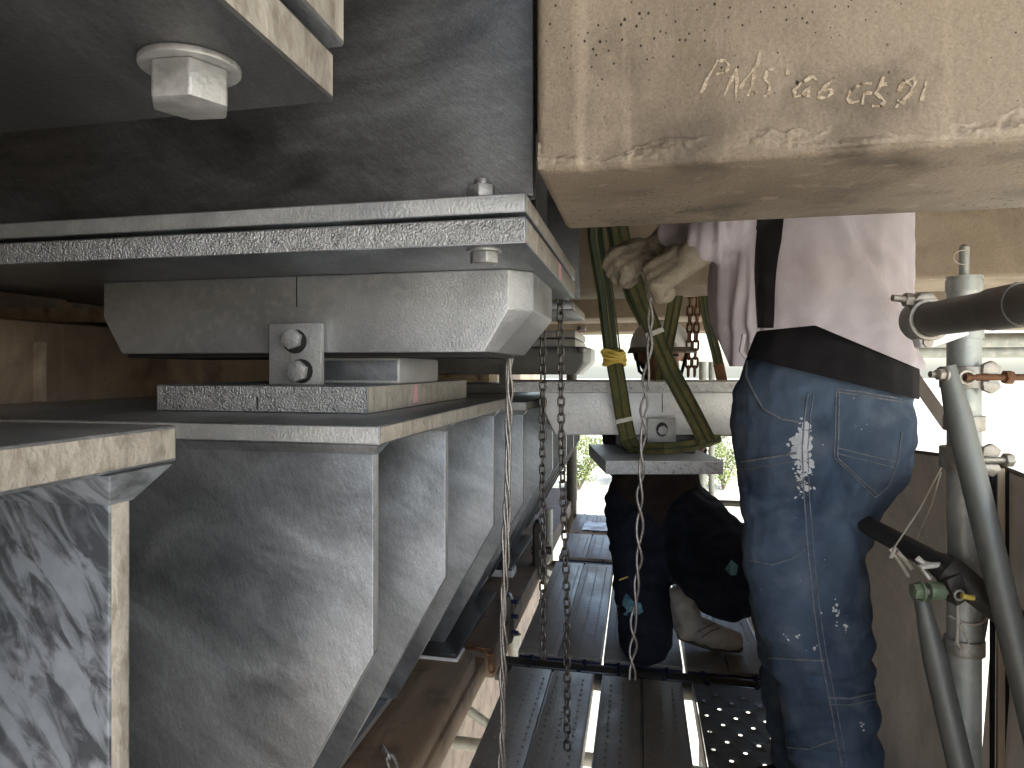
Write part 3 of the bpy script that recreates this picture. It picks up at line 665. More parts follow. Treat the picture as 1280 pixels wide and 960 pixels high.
# ------------------------------------------------ lower and far scaffold frames
def post(label, u, v, z0, z1, r=.0243, matn='tube'):
    t = thing('scaffold_post', label, 'scaffold post', F(u, v, z0))
    MB().tube([F(u, v, z0), F(u, v, z1)], r, 18).build('tube', matn, t)
    MB().cyl(F(u, v, z0), (0, 0, .01), .06, 4).build('base', matn, t)
    return t
post('scaffold post left of the near planks, seen in the gap below the timber', -.455, 2.6, -7.5, -.98)
post('grey scaffold post beside the second plank row at the left', -.45, 3.57, -7.5, -.7, matn='tube')
post('dark scaffold post at the far left end of the walkway behind the right chain', -.44, 4.74, -7.5, .05, .035, 'tube_black')
post('pale far scaffold post right of the kneeling man', .40, 4.74, -7.5, .05, .024, 'tube')
post('slim far scaffold post just left of the man in jeans', .47, 4.9, -7.5, .05, .02, 'tube')
post('scaffold post behind the brace at the far right of the walkway', .82, 4.74, -7.5, .1)
pipe('scaffold_rail', 'dark horizontal bar across the far end of the walkway', 'scaffold bar', F(-.46, 4.74, -.40), F(.82, 4.74, -.40), .022, 'tube_black')
pipe('scaffold_rail', 'low dark bar at the far end behind the kneeling man', 'scaffold bar', F(.0, 4.78, -.85), F(.82, 4.78, -.85), .02, 'tube_black')
pipe('scaffold_rail', 'grey bar below the near planks, seen in the gap beside the timber', 'scaffold bar', F(-.9, 2.62, -1.42), F(.8, 2.62, -1.42), .024, 'tube')
pipe('scaffold_brace', 'diagonal brace below the planks in the gap beside the timber', 'scaffold brace', F(-.455, 2.56, -1.36), F(-1.1, 2.56, -.98), .017, 'tube')
pipe('scaffold_brace', 'thin diagonal brace beside the second plank row', 'scaffold brace', F(-.45, 3.55, -1.05), F(-.75, 3.55, -.72), .017, 'brace')
pipe('scaffold_rail', 'grey tube running away under the gap between the planks', 'scaffold bar', F(-.122, .5, -1.5), F(-.122, 4.5, -1.5), .02, 'tube')
pipe('scaffold_rail', 'lower cross tube seen through the gap beside the perforated plank', 'scaffold bar', F(-.9, 1.95, -1.9), F(.9, 1.95, -1.9), .024, 'tube')
t = thing('hoist_block', 'dark hoist block with a short chain hanging beside the second plank row', 'hoist', at(634, 800, 2.5))
m = MB(); m.hull([at(634 + dx, y, 2.5) + V((0, dy, 0)) for y, w in ((742, 4), (750, 8), (790, 9), (802, 6)) for dx in (-w, w) for dy in (-.03, .03)])
m.build('body', 'tube_black', t, bevel=.008)
for y in (752, 770, 790): MB().cyl(at(640, y, 2.47), (.02, -.01, 0), .008, 8).build('bolt', 'blue_steel', t)
t = thing('hoist_block', 'dark upright hoist block on the walkway edge behind the left chain', 'hoist', at(675, 720, 3.2))
m = MB(); m.hull([at(674 + dx, y, 3.2) + V((0, dy, 0)) for y, w in ((650, 4), (660, 8), (715, 8), (722, 5)) for dx in (-w, w) for dy in (-.04, .04)])
m.build('body', 'tube_black', t, bevel=.008)
MB().cyl(at(664, 688, 3.2), (.09, 0, 0), .018, 10).build('axle', 'tube_black', t)

# ------------------------------------------------ right hand scaffold: posts, tubes, braces, sheets
def ringc(m, c, ax, r, w, th, n=20, mi=0):
    """a clamp band round a tube: c centre, ax axis"""
    ax = V(ax).normalized(); a = ax.orthogonal().normalized(); b = ax.cross(a); c = V(c); k = len(m.v)
    for i in range(n):
        d = a * math.cos(2 * math.pi * i / n) + b * math.sin(2 * math.pi * i / n)
        for rr, ww in ((r, -w), (r + th, -w), (r + th, w), (r, w)): m.v.append(c + d * rr + ax * ww)
    for i in range(n):
        i2 = (i + 1) % n
        for j in range(4):
            j2 = (j + 1) % 4; m.f.append([k + i * 4 + j, k + i * 4 + j2, k + i2 * 4 + j2, k + i2 * 4 + j]); m.m.append(mi)
PX, PY = .722, 1.15
t = thing('scaffold_post', 'galvanised scaffold post at the right with a thin pin on its top', 'scaffold post', (PX, PY, -7.5))
MB().tube([(PX, PY, -7.5), (PX, PY, .147)], .0243, 28).build('tube', 'tube', t)
m = MB(); ringc(m, (PX, PY, .133), (0, 0, 1), .0243, .010, .002, 28); m.cyl((PX, PY, .1465), (0, 0, .002), .0262, 28); m.build('top_collar', 'tube', t)
pin = MB().tube([(PX, PY, .147), (PX, PY, .196), (PX + .001, PY, .2)], [.0075, .0075, .003], 14).build('pin', 'tube', t)
MB().tube([(PX + .002 - .02 * math.sin(a) - .004, PY - .008, .178 + .012 * math.cos(a)) for a in [k * math.pi / 8 for k in range(9)]], .0008, 5).build('wire_loop', 'string', pin)
m = MB(); ringc(m, (PX, PY, .058), (0, 0, 1), .0245, .009, .003, 28); m.build('weld_collar', 'tube', t)
for zz in (-.085, -.44, -.135):
    cl = MB(); ringc(cl, (PX, PY, zz), (0, 0, 1), .0245, .012, .005, 24)
    cl.build('pocket_ring', 'clamp', t, bevel=.001)
def wedge_clamp(label, z, dirx, rusty):
    c = V((PX, PY, z)); t = thing('wedge_clamp', label, 'clamp', c)
    m = MB(); ringc(m, c, (0, 0, 1), .0297, .017, .005, 24); m.build('band', 'clamp', t, bevel=.001)
    m = MB()
    for s in (1, -1):
        m.hull([c + V((dx, -.030 - dy, s * (.006 + dz))) for dx, dz in ((.004, 0), (.030, 0), (.034, .010), (.020, .020), (.006, .014)) for dy in (0, .010)])
    m.build('jaw', 'clamp', t, bevel=.002)
    m = MB(); m.tube([c + V((-.018 + .012 * math.cos(a), -.036, .010 * math.sin(a))) for a in [k * math.pi / 6 for k in range(12)]], .003, 6, closed=True)
    m.build('eye', 'clamp', t)
    m = MB(); m.cyl(c + V((-.02, -.035, 0)), (dirx, 0, 0), .0055, 12); m.build('bolt', 'rust' if rusty else 'clamp', t)
    bolt(t, c + V((.040, -.035, 0)), (1, 0, 0), .011, .012, 'nut', washer=False, mat='rust' if rusty else 'clamp')
wedge_clamp('upper wedge clamp with a long rusty bolt on the right post', -.012, .105, True)
wedge_clamp('lower wedge clamp of pale metal on the right post at the sheet edge', -.140, .07, False)
# thick dark tube and its coupler
a, b = V((.607, 1.075, .0722)), V((.575, .45, .081)); d = (b - a).normalized()
t = thing('scaffold_tube', 'thick dark tube pointing at the viewer from the coupler at the right', 'scaffold tube', a)
MB().tube([a, b], .0243, 32).build('tube', 'tube_dark', t)
m = MB(); ringc(m, a.lerp(b, .335), d, .0244, .030, .0022, 32); sl_ = m.build('sleeve', 'tube_dark', t)
MB().cyl(a.lerp(b, .345) + V((.010, 0, .0235)), (.001, 0, .004), .006, 12).build('rivet', 'rust', t)
t = thing('coupler', 'silver swivel coupler clamped round the left end of the thick dark tube', 'coupler', a)
m = MB(); ringc(m, a.lerp(b, .03), d, .0247, .017, .006, 32); m.build('band', 'clamp', t, bevel=.0015)
c = a.lerp(b, .03)
m = MB(); m.hull([c + V((x, y, z)) for x, z in ((-.026, .026), (-.014, .040), (.004, .040), (.012, .028)) for y in (-.016, .016)]); m.build('hinge', 'clamp', t, bevel=.004)
m = MB(); m.cyl(c + V((-.012, -.004, .028)), (-.040, -.004, .004), .005, 12); bo = m.build('eye_bolt', 'clamp', t)
bolt(t, c + V((-.022, -.004, .029)), (-1, 0, .1), .0105, .011, 'nut', washer=False, mat='clamp')
m = MB(); m.hull([c + V((x, y, z)) for x, z in ((-.014, -.024), (-.010, -.040), (.010, -.040), (.060, -.022), (.060, -.014)) for y in (-.008, .012)]); m.build('arm', 'hat', t, bevel=.002)
m = MB(); m.cyl(c + V((-.002, -.009, -.033)), (0, -.004, 0), .007, 14); m.build('rivet', 'clamp', t)
# braces
def flat_tube(m, pts, r, flat_at=0, n=20):
    m.tube(pts, r, n)
t = thing('scaffold_brace', 'grey diagonal brace running from the upper clamp down to the right edge', 'scaffold brace', at(1300, 940, .98))
a, b = at(1183, 458, 1.09), at(1316, 1000, 1.0)
MB().tube([a, a.lerp(b, .06), a.lerp(b, .12), b], [.013, .015, .0185, .0187], 24).build('tube', 'brace', t)
bolt(t, a.lerp(b, .02) + V((-.008, -.006, 0)), (-1, -.2, 0), .009, .010, 'nut', mat='clamp'); MB().cyl(a.lerp(b, .02), (-.03, -.004, 0), .005, 10).build('pin', 'clamp', t)
t = thing('scaffold_brace', 'lower dark brace that starts at the green nut and leans right', 'scaffold brace', at(1220, 1100, 1.08))
a, b = at(1150, 742, 1.13), at(1215, 1020, 1.08)
MB().tube([a, a.lerp(b, .12), a.lerp(b, .3), b], [.010, .013, .018, .0185], 24).build('tube', 'brace', t)
t = thing('scaffold_brace', 'black brace crossing the post from behind the jeans', 'scaffold brace', at(1270, 790, 1.07))
MB().tube([at(1030, 615, 1.5), at(1090, 660, 1.33), at(1165, 700, 1.16), at(1185, 712, 1.11), at(1240, 755, 1.10), at(1300, 800, 1.09)], [.017, .017, .017, .023, .021, .021], 24).build('tube', 'tube_black', t)
t = thing('coupler', 'dark coupler with a green nut where the lower brace meets the post', 'coupler', at(1190, 740, 1.1))
m = MB(); c = at(1200, 735, 1.1); m.tube([at(1141, 739, 1.1), at(1205, 739, 1.1)], .0055, 12); m.build('bolt', 'clamp', t)
bolt(t, at(1153, 739, 1.1), (-1, 0, 0), .0125, .011, 'nut', washer=True, mat='green', rot=.3)
MB().cyl(at(1160, 739, 1.1), (.022, 0, 0), .0135, 14).build('spacer', 'green', t, bevel=.001)
m = MB(); m.hull([at(x, y, 1.1) + V((0, dy, 0)) for x, y in ((1176, 722), (1196, 712), (1206, 745), (1190, 756)) for dy in (-.014, .022)]); m.build('jaw', 'tube_black', t, bevel=.004)
m = MB(); m.tube([at(1199 + 6 * math.cos(k * .7), 744 + 6 * math.sin(k * .7), 1.075) for k in range(9)], .002, 6, closed=True); m.build('ring', 'clamp', t)
m = MB(); m.cyl(at(1202, 745, 1.072), (.018, 0, -.003), .004, 10); m.build('pin', 'tape', t)
# sheets
def sheetgrid(name, label, pa, pb, z0, z1, sag, seed, nu=90, nv=50, amp=.026):
    pa, pb = V(pa), V(pb); t = thing(name, label, 'sheet', (pa.x, pa.y, z0), 'mesh sheets along the walkway')
    m = MB(); dirn = (pb - pa).normalized(); nrm = V((dirn.y, -dirn.x, 0))
    for i in range(nu + 1):
        f = i / nu
        for j in range(nv + 1):
            h = j / nv; top = z1 - sag * math.sin(math.pi * f) + .012 * noise.noise(V((f * 6, seed, 0)))
            p = pa.lerp(pb, f); z = z0 + (top - z0) * h
            fold = noise.noise(V((f * 3.2 + h * 1.6, h * .9 - f, seed))) * amp * 2 + amp * .5 * math.sin(9 * (f + .55 * h) + seed) + amp * .35 * (abs(((f * 2.3 - h * 1.7 + .2 * seed) % 1) - .5) * 4 - 1)
            m.v.append(V((p.x, p.y, z)) + nrm * fold)
    for i in range(nu):
        for j in range(nv):
            a = i * (nv + 1) + j; m.f.append([a, a + nv + 1, a + nv + 2, a + 1]); m.m.append(0)
    o = m.build('sheet', 'sheet', t, angle=80)
    hem = MB(); pts = [m.v[i * (nv + 1) + nv] + V((0, 0, -.004)) for i in range(nu + 1)]
    hem.tube(pts, .004, 6); hem.build('hem', 'sheet', t)
    return t
sheetgrid('mesh_sheet', 'unseen brown mesh sheet added behind the viewer to darken the left', F(-2.6, -1.6, 0), F(.12, -1.6, 0), -1.3, 1.24, .02, 8.3)  # unseen sheet, added to block light from behind on the left
def SX(y): return .80 + .176 * (y - 1.17)
sheetgrid('mesh_sheet', 'brown mesh sheet between the jeans and the right post', (SX(1.24), 1.24, 0), (SX(3.1), 3.1, 0), -1.3, -.157, .05, 2.3)
sheetgrid('mesh_sheet', 'brown mesh sheet at the right edge behind the long grey brace', (SX(.3), .3, 0), (SX(1.275) + .018, 1.275, 0), -1.3, -.158, .02, 5.1)
t = thing('mesh_sheet_lath', 'thin pale lath standing in the seam between the two brown sheets', 'lath', (SX(1.2), 1.2, -1.3))
MB().wbox(SX(1.2) + .005, SX(1.2) + .017, 1.2, 1.206, -1.3, -.165).build('lath', 'lath', t, bevel=.001)
MB().tube([(SX(1.2) + .026, 1.195, -1.3), (SX(1.2) + .030, 1.195, -.19)], .0016, 6).build('cord', 'string', t)
MB().tube([(SX(1.2) - .006, 1.195, -1.3), (SX(1.2) - .002, 1.195, -.42)], .0009, 6).build('seam', 'string', t)
MB().wbox(SX(1.2) - .005, SX(1.2) + .004, 1.202, 1.207, -1.3, -.17).build('border', 'black_cloth', t)
MB().wbox(SX(1.2) + .018, SX(1.2) + .025, 1.202, 1.207, -1.3, -.17).build('border', 'black_cloth', t)
t = thing('tie_wire', 'pale wire tied round the right post to the lath', 'wire', (PX, PY, -.395))
MB().tube([(PX - .026, PY - .004, -.392), (PX - .016, PY - .0215, -.397), (PX, PY - .0275, -.398), (PX + .018, PY - .02, -.396), (PX + .035, PY - .01, -.388), (PX + .085, 1.19, -.392)], .0022, 6).build('wire', 'string', t)
MB().tube([(PX - .026, PY - .012, -.355), (PX - .021, PY - .018, -.345), (PX - .02, PY - .016, -.40), (PX - .022, PY - .018, -.43), (PX - .012, PY - .022, -.445), (PX - .008, PY - .024, -.425), (PX - .018, PY - .018, -.40)], .003, 6).build('loop', 'string', t)
t = thing('string_tie', 'white string hanging from the sheet edge and knotted round the black brace', 'string', at(1118, 690, 1.22))
MB().tube([at(1178, 582, 1.22), at(1150, 636, 1.21), at(1118, 684, 1.19)], .0014, 6).build('strand', 'string', t)
MB().tube([at(1176, 590, 1.24), at(1165, 630, 1.24), at(1147, 672, 1.25)], .0016, 6).build('strand', 'string', t)
MB().tube([at(1113, 686, 1.185), at(1121, 694, 1.18), at(1114, 697, 1.18), at(1119, 684, 1.18), at(1124, 692, 1.18)], .004, 7).build('knot', 'string', t)
MB().tube([at(1118, 692, 1.18), at(1128, 707, 1.18), at(1136, 721, 1.18)], .0035, 7).build('tail', 'string', t)
MB().tube([at(1122, 690, 1.17), at(1133, 702, 1.17), at(1140, 711, 1.17)], .0035, 7).build('tail', 'string', t)
MB().tube([at(1146, 697, 1.12), at(1154, 704, 1.115), at(1176, 706, 1.115), at(1150, 709, 1.11), at(1162, 723, 1.11)], .0048, 7).build('tail', 'white_tag', t)
t = thing('strap', 'flat grey strap slanting down behind the man in jeans to the post', 'strap', at(1180, 530, 1.8))
MB().ribbon([at(1110, 420, 1.86), at(1140, 468, 1.84), at(1185, 532, 1.8)], .032, .003, 0, wv=(.8, 0, .6)).build('webbing', 'sheet', t)
pipe('scaffold_rail', 'far horizontal tube behind the right post, above the bright gap', 'scaffold bar', (.9, 2.6, .10), (2.8, 2.2, .10), .0243, 'tube')
pipe('scaffold_rail', 'second far horizontal tube lower down behind the right post', 'scaffold bar', (.9, 3.0, .075), (3.0, 2.6, .075), .03, 'tube')

# ================================================================== PEOPLE
def ring_loft(rings, n=20):
    """rings: (centre, rx, ry, yaw) stacked along the limb -> closed tube mesh"""
    vs, fs = [], []
    for (c, rx, ry, yaw) in rings:
        c = V(c)
        for j in range(n):
            a = 2 * math.pi * j / n
            x, y = rx * math.cos(a), ry * math.sin(a)
            vs.append(c + V((x * math.cos(yaw) - y * math.sin(yaw), x * math.sin(yaw) + y * math.cos(yaw), 0)))
    k = len(rings)
    for i in range(k - 1):
        for j in range(n):
            j2 = (j + 1) % n; fs.append([i * n + j, i * n + j2, (i + 1) * n + j2, (i + 1) * n + j])
    fs.append([j for j in reversed(range(n))]); fs.append([(k - 1) * n + j for j in range(n)])
    return vs, fs
def capsule(p0, r0, p1, r1, n=14):
    p0, p1 = V(p0), V(p1); d = (p1 - p0); L = d.length; d = d.normalized(); m = MB(); pts = []; rs = []
    for k in range(5):
        a = math.pi / 2 * k / 5; pts.append(p0 - d * r0 * math.cos(a)); rs.append(max(r0 * math.sin(a), r0 * .08))
    for k in range(5): pts.append(p0 + d * L * k / 4); rs.append(r0 + (r1 - r0) * k / 4)
    for k in range(1, 6):
        a = math.pi / 2 * (k / 5); pts.append(p1 + d * r1 * math.sin(a)); rs.append(max(r1 * math.cos(a), r1 * .08))
    m.tube(pts, rs, n); return m.v, m.f
def blob(name, pieces, mat, parent, voxel=.007, smooth=6, wr=None, keep=None, hem=None):
    """union of closed pieces, remeshed to one continuous skin; wr(p, n) moves the skin along its normal"""
    m = MB()
    for vs, fs in pieces: m.add(vs, fs)
    me = bpy.data.meshes.new(name); me.from_pydata([tuple(v) for v in m.v], [], m.f)
    bm = bmesh.new(); bm.from_mesh(me); bmesh.ops.recalc_face_normals(bm, faces=bm.faces); bm.to_mesh(me); bm.free()
    o = bpy.data.objects.new(name, me); COL.objects.link(o)
    md = o.modifiers.new('r', 'REMESH'); md.mode = 'VOXEL'; md.voxel_size = voxel
    if smooth: ms = o.modifiers.new('s', 'SMOOTH'); ms.factor = .5; ms.iterations = smooth
    bpy.context.view_layer.update()
    dg = bpy.context.evaluated_depsgraph_get()
    new = bpy.data.meshes.new_from_object(o.evaluated_get(dg)); new.name = name
    o.modifiers.clear(); o.data = new
    if wr:
        new.update(); N = [v.normal.copy() for v in new.vertices]
        for v, nn in zip(new.vertices, N): v.co += nn * wr(v.co, nn)
    if keep:
        bm = bmesh.new(); bm.from_mesh(new)
        bmesh.ops.delete(bm, geom=[f for f in bm.faces if not keep(f.calc_center_median())], context='FACES')
        if hem:      # pull the cut edge onto the hem line and turn it in a little
            for v in [v for v in bm.verts if any(len(e.link_faces) == 1 for e in v.link_edges)]:
                px, py = px_of(v.co); v.co.z = (462 - hem(px)) / 900 * v.co.y
        bm.to_mesh(new); bm.free()
    new.materials.clear()
    for mm in (mat if isinstance(mat, (list, tuple)) else [mat]): new.materials.append(MT[mm])
    new.shade_smooth()
    off = OFF[parent.name]
    for v in new.vertices: v.co -= off
    o.parent = parent; OFF[o.name] = off
    return o
def px_of(p): return 640 + 900 * p.x / p.y, 462 - 900 * p.z / p.y
from mathutils.bvhtree import BVHTree
def project(o, pts, lift=.0012):
    """drop points seen along the sight line onto the surface of o"""
    off = OFF[o.name]; me = o.data
    bv = BVHTree.FromPolygons([v.co + off for v in me.vertices], [list(p.vertices) for p in me.polygons])
    out = []
    for (px, py) in pts:
        d = at(px, py, 1).normalized(); h = bv.ray_cast(V((0, 0, 0)), d)
        if h[0] is not None: out.append((h[0] + h[1] * lift, h[1]))
        else: out.append(None)
    return out
def seam(o, name, pts, r, mat, sub=6, lift=.0008):
    fine = []
    for a, b in zip(pts, pts[1:]):
        for k in range(sub): fine.append((a[0] + (b[0] - a[0]) * k / sub, a[1] + (b[1] - a[1]) * k / sub))
    fine.append(pts[-1])
    hit = project(o, fine, lift); m = MB(); run = []
    for h in hit + [None]:
        if h is None or (run and (h[0] - run[-1]).length > .05):
            if len(run) > 1: m.tube(run, r, 5)
            run = []
        if h is not None: run.append(h[0])
    if m.v: return m.build(name, mat, o, angle=80)
def hand(pieces, wrist, palm_dir, up, size=.18, curl=1.2, side=1, fat=1.12):
    """five-fingered gloved hand closed round something; palm_dir points along the palm, up is the back of the hand"""
    d = V(palm_dir).normalized(); up = V(up); up = (up - d * up.dot(d)).normalized(); s = d.cross(up) * side
    w = V(wrist); pl = size * .5
    for k in (-1, 0, 1): pieces.append(capsule(w + s * k * .018, .019, w + d * pl + s * k * .024, .019))
    for i, (off, L) in enumerate(((-.033, .075), (-.011, .086), (.011, .08), (.032, .062))):
        p = w + d * pl + s * off; dirn = d.copy(); ang = .25
        for j, f in enumerate((.45, .32, .26)):
            ang = .35 + curl * (j + .6) / 1.6
            dn = (d * math.cos(ang) - up * math.sin(ang)).normalized(); q = p + dn * L * f
            pieces.append(capsule(p, fat * (.0125 - .0012 * j), q, fat * (.0115 - .0012 * j), 10)); p = q
    p = w + d * .03 - s * .034; q = p + (d * .6 - s * .5 - up * .45).normalized() * .04; r_ = q + (d * .5 - up * .85 + s * .2).normalized() * .034
    pieces.append(capsule(p, .016, q, .0135, 10)); pieces.append(capsule(q, .0135, r_, .0115, 10))

# ---- the man in jeans, seen from his left side, reaching up to the left
YC = 1.48
man = thing('person', 'man in stained blue jeans and pale shirt, his head hidden behind the concrete girder', 'person', (.65, YC, FZ))
def pr(y, x0, x1, Y, hy, yaw=0): 
    return (at((x0 + x1) / 2, y, Y), (x1 - x0) / 2 / 900 * Y, hy, yaw)
near = [pr(1010, 1000, 1098, 1.40, .055), pr(960, 991, 1100, 1.40, .062), pr(915, 981, 1098, 1.40, .066), pr(880, 975, 1096, 1.40, .070), pr(845, 966, 1093, 1.40, .074),
        pr(810, 955, 1089, 1.40, .078), pr(760, 940, 1084, 1.41, .084), pr(700, 932, 1082, 1.42, .092), pr(650, 928, 1088, 1.43, .10), pr(610, 925, 1108, 1.45, .125)]
hips = [pr(660, 935, 1085, 1.48, .12), pr(625, 928, 1100, 1.48, .155), pr(590, 923, 1122, 1.48, .172), pr(555, 919, 1130, 1.48, .178), pr(520, 918, 1131, 1.48, .175), pr(485, 922, 1129, 1.48, .165), pr(445, 934, 1122, 1.48, .152)]
far = [pr(1010, 985, 1078, 1.58, .055), pr(940, 965, 1075, 1.58, .064), pr(880, 955, 1068, 1.57, .070), pr(820, 950, 1065, 1.56, .076), pr(740, 940, 1070, 1.55, .088), pr(660, 935, 1075, 1.53, .10), pr(610, 930, 1090, 1.52, .12)]
def wr1(p, n):
    px, py = px_of(p)
    a = .006 * noise.noise(V((p.x * 9 + p.z * 8, p.y * 6, p.z * 24))) + .004 * noise.noise(V((p.x * 22 - p.z * 12, p.y * 12, p.z * 34 + 5)))
    k = max(0, 1 - abs(py - 830) / 70) * .010 + max(0, 1 - abs(py - 940) / 60) * .010 + max(0, 1 - abs(py - 610) / 60) * .007
    a += k * noise.noise(V((p.x * 12 + p.z * 18, p.y * 8, p.z * 34 - p.x * 14)))
    if 540 < py < 740: a -= .009 * math.exp(-((px - (1036 + (py - 560) * .36)) / 7) ** 2) * min(1, (py - 540) / 40, (740 - py) / 50)
    for (x0, y0, x1, y1, d_) in ((1010, 845, 1090, 868, .007), (1000, 868, 1085, 850, .005), (985, 912, 1060, 902, .006), (930, 610, 1000, 640, .005), (940, 640, 1010, 622, .004), (1060, 640, 1085, 610, .006), (985, 936, 1075, 950, .006), (1020, 780, 1080, 800, .004)):
        if min(x0, x1) < px < max(x0, x1):
            yl = y0 + (y1 - y0) * (px - x0) / (x1 - x0); a -= d_ * math.exp(-((py - yl) / 5) ** 2) - d_ * .6 * math.exp(-((py - yl - 10) / 6) ** 2)
    return a + .0016 * noise.noise(p * 60)
jeans = blob('jeans', [ring_loft(near), ring_loft(hips), ring_loft(far)], 'denim', man, .0065, 5, wr1)
# shoes
for (px, Y) in ((1035, 1.40), (1018, 1.58)):
    b = at(px, 1000, Y); b.z = FZ
    blob('shoe', [capsule(b + V((.03, 0, .05)), .042, b + V((-.10, 0, .042)), .036), capsule(b + V((-.10, 0, .042)), .036, b + V((-.16, 0, .036)), .03), capsule(b + V((.0, 0, .06)), .044, b + V((0, 0, .12)), .04)], 'black_cloth', man, .007, 4)
seam(jeans, 'side_seam', [(1010, 492), (1006, 520), (1003, 560), (1005, 620), (1010, 690), (1017, 760), (1026, 820), (1036, 870), (1045, 920), (1052, 958)], .0016, 'thread')
seam(jeans, 'side_seam', [(1017, 492), (1013, 520), (1010, 560), (1012, 620), (1017, 690), (1024, 760), (1033, 820), (1043, 870), (1052, 920), (1059, 958)], .0010, 'thread')
seam(jeans, 'front_pocket', [(934, 452), (933, 470), (942, 490), (955, 512), (978, 524), (998, 527)], .0024, 'thread')
seam(jeans, 'front_pocket', [(928, 577), (960, 572), (996, 566)], .0026, 'thread')
seam(jeans, 'front_pocket', [(928, 586), (960, 582), (996, 576)], .0012, 'thread')
for off in (0, 4):
    seam(jeans, 'back_pocket', [(1046, 486 + off), (1075, 490 + off), (1100, 494 + off), (1126, 498 + off)], .0016, 'thread')
    seam(jeans, 'back_pocket', [(1045 + off, 486), (1044 + off, 530), (1043 + off, 572), (1068 + off, 596), (1094 + off * .5, 622 - off)], .0013, 'thread')
seam(jeans, 'back_pocket', [(1094, 622), (1110, 608), (1122, 575), (1127, 540)], .0013, 'thread')
seam(jeans, 'back_pocket', [(1048, 560), (1080, 568), (1122, 578)], .0012, 'thread')
seam(jeans, 'back_pocket', [(1048, 567), (1080, 575), (1120, 585)], .0009, 'thread')
seam(jeans, 'knee_seam', [(938, 700), (965, 706), (990, 698), (1008, 686)], .0010, 'thread')
seam(jeans, 'knee_seam', [(955, 822), (990, 824), (1030, 826)], .0016, 'thread')
seam(jeans, 'knee_seam', [(1038, 872), (1062, 873), (1094, 866)], .0016, 'thread')
seam(jeans, 'knee_seam', [(1038, 880), (1062, 881), (1095, 874)], .0010, 'thread')
seam(jeans, 'knee_seam', [(980, 934), (1010, 936), (1045, 924)], .0014, 'thread')
# dried paint marks on the denim
m = MB()
def splat(cx, cy, rx, ry, n, seed, big=1.0):
    rg = random.Random(seed); pts = []
    for _ in range(n):
        pts.append((cx + rg.gauss(0, rx), cy + rg.gauss(0, ry), rg.uniform(.3, 1.6) ** 1.5))
    hit = project(jeans, [(a, b) for a, b, _ in pts], .0007)
    for h, (_, _, s) in zip(hit, pts):
        if h is None: continue
        p, nn = h; a = nn.orthogonal().normalized(); b = nn.cross(a); k = len(m.v); q = 7; s *= .0015 * big
        el = rg.uniform(.5, 1.6)
        for i in range(q):
            an = 2 * math.pi * i / q; rr = s * rg.uniform(.6, 1.3); m.v.append(p + a * math.cos(an) * rr + b * math.sin(an) * rr * el)
        m.f.append(list(range(k, k + q))); m.m.append(0)
splat(1004, 562, 4, 17, 60, 1, 2.6); splat(1001, 550, 5, 8, 40, 2, 2.8); splat(1003, 575, 6, 22, 70, 12); splat(1004, 555, 7, 14, 50, 13, 2.2); splat(1000, 590, 5, 12, 30, 14, 1.8); splat(1045, 762, 2, 6, 14, 3, 1.3); splat(1057, 786, 1, 4, 9, 4, 1.2); splat(988, 795, 7, 2, 7, 5, .8); splat(1018, 812, 6, 3, 6, 6, .8)
splat(1000, 700, 45, 130, 9, 8, .7); splat(1075, 540, 25, 40, 6, 9, .7); splat(1078, 905, 3, 4, 5, 10)
o = m.build('paint_stain', 'paint', jeans, smooth=False); o['kind'] = 'stuff'
# body under the clothes: torso, neck, head and arms in one skin
tor = [(at(1030, 470, YC), .13, .15, 0), (V((.645, YC, .12)), .125, .155, 0), (V((.64, YC, .30)), .12, .17, 0), (V((.62, YC, .43)), .11, .185, 0), (V((.605, YC, .50)), .085, .13, 0)]
shL, shR = V((.61, 1.30, .45)), V((.61, 1.66, .45)); elL, elR = V((.50, 1.34, .375)), V((.47, 1.60, .37)); hL, hR = at(868, 318, 1.42), at(822, 312, 1.56)
bp_ = [ring_loft(tor), capsule((.60, YC, .5), .055, (.575, YC, .60), .052), capsule((.555, YC, .70), .085, (.57, YC, .74), .09), capsule((.53, YC, .66), .05, (.53, YC, .72), .05), capsule((.452, YC, .69), .012, (.46, YC, .715), .01),
       capsule(shL, .055, elL, .045), capsule(elL, .043, hL, .032), capsule(shR, .055, elR, .045), capsule(elR, .043, hR, .032)]
body = blob('body', bp_, 'skin', man, .009, 5)
gl = []
hand(gl, hL, (hL - elL) + V((-.03, 0, .05)), (0, -.8, .6), curl=2.1, side=-1)
blob('glove', gl + [capsule(hL + (elL - hL).normalized() * .06, .040, hL, .034)], 'glove', man, .0045, 3, lambda p, n: .0015 * noise.noise(p * 55))
gr_ = []
hand(gr_, hR, (hR - elR) + V((0, 0, .05)), (0, -.8, .6), curl=2.1, side=-1)
blob('glove', gr_ + [capsule(hR + (elR - hR).normalized() * .06, .040, hR, .034)], 'glove', man, .0045, 3, lambda p, n: .0015 * noise.noise(p * 55))
for y in (1.445, 1.515):
    MB().hull([(.463 + a, y + b, .705 + c) for a in (0, .004) for b in (-.012, .012) for c in (-.005, .005)]).build('eye', 'mark', body)
# undershirt hem
under = [pr(497, 925, 1134, YC, .180), pr(470, 924, 1134, YC, .180), pr(440, 925, 1132, YC, .178), pr(400, 930, 1126, YC, .17)]
def wr_u(p, n): return .003 * noise.noise(V((p.x * 14, p.y * 14, p.z * 22)))
def hem_u(px): return 446 + (max(0, px - 930)) * .245
def keep_u(p):
    px, py = px_of(p); return py < hem_u(px)
us_ = blob('undershirt', [ring_loft(under)], 'black_cloth', man, .007, 3, wr_u, keep_u, hem_u)
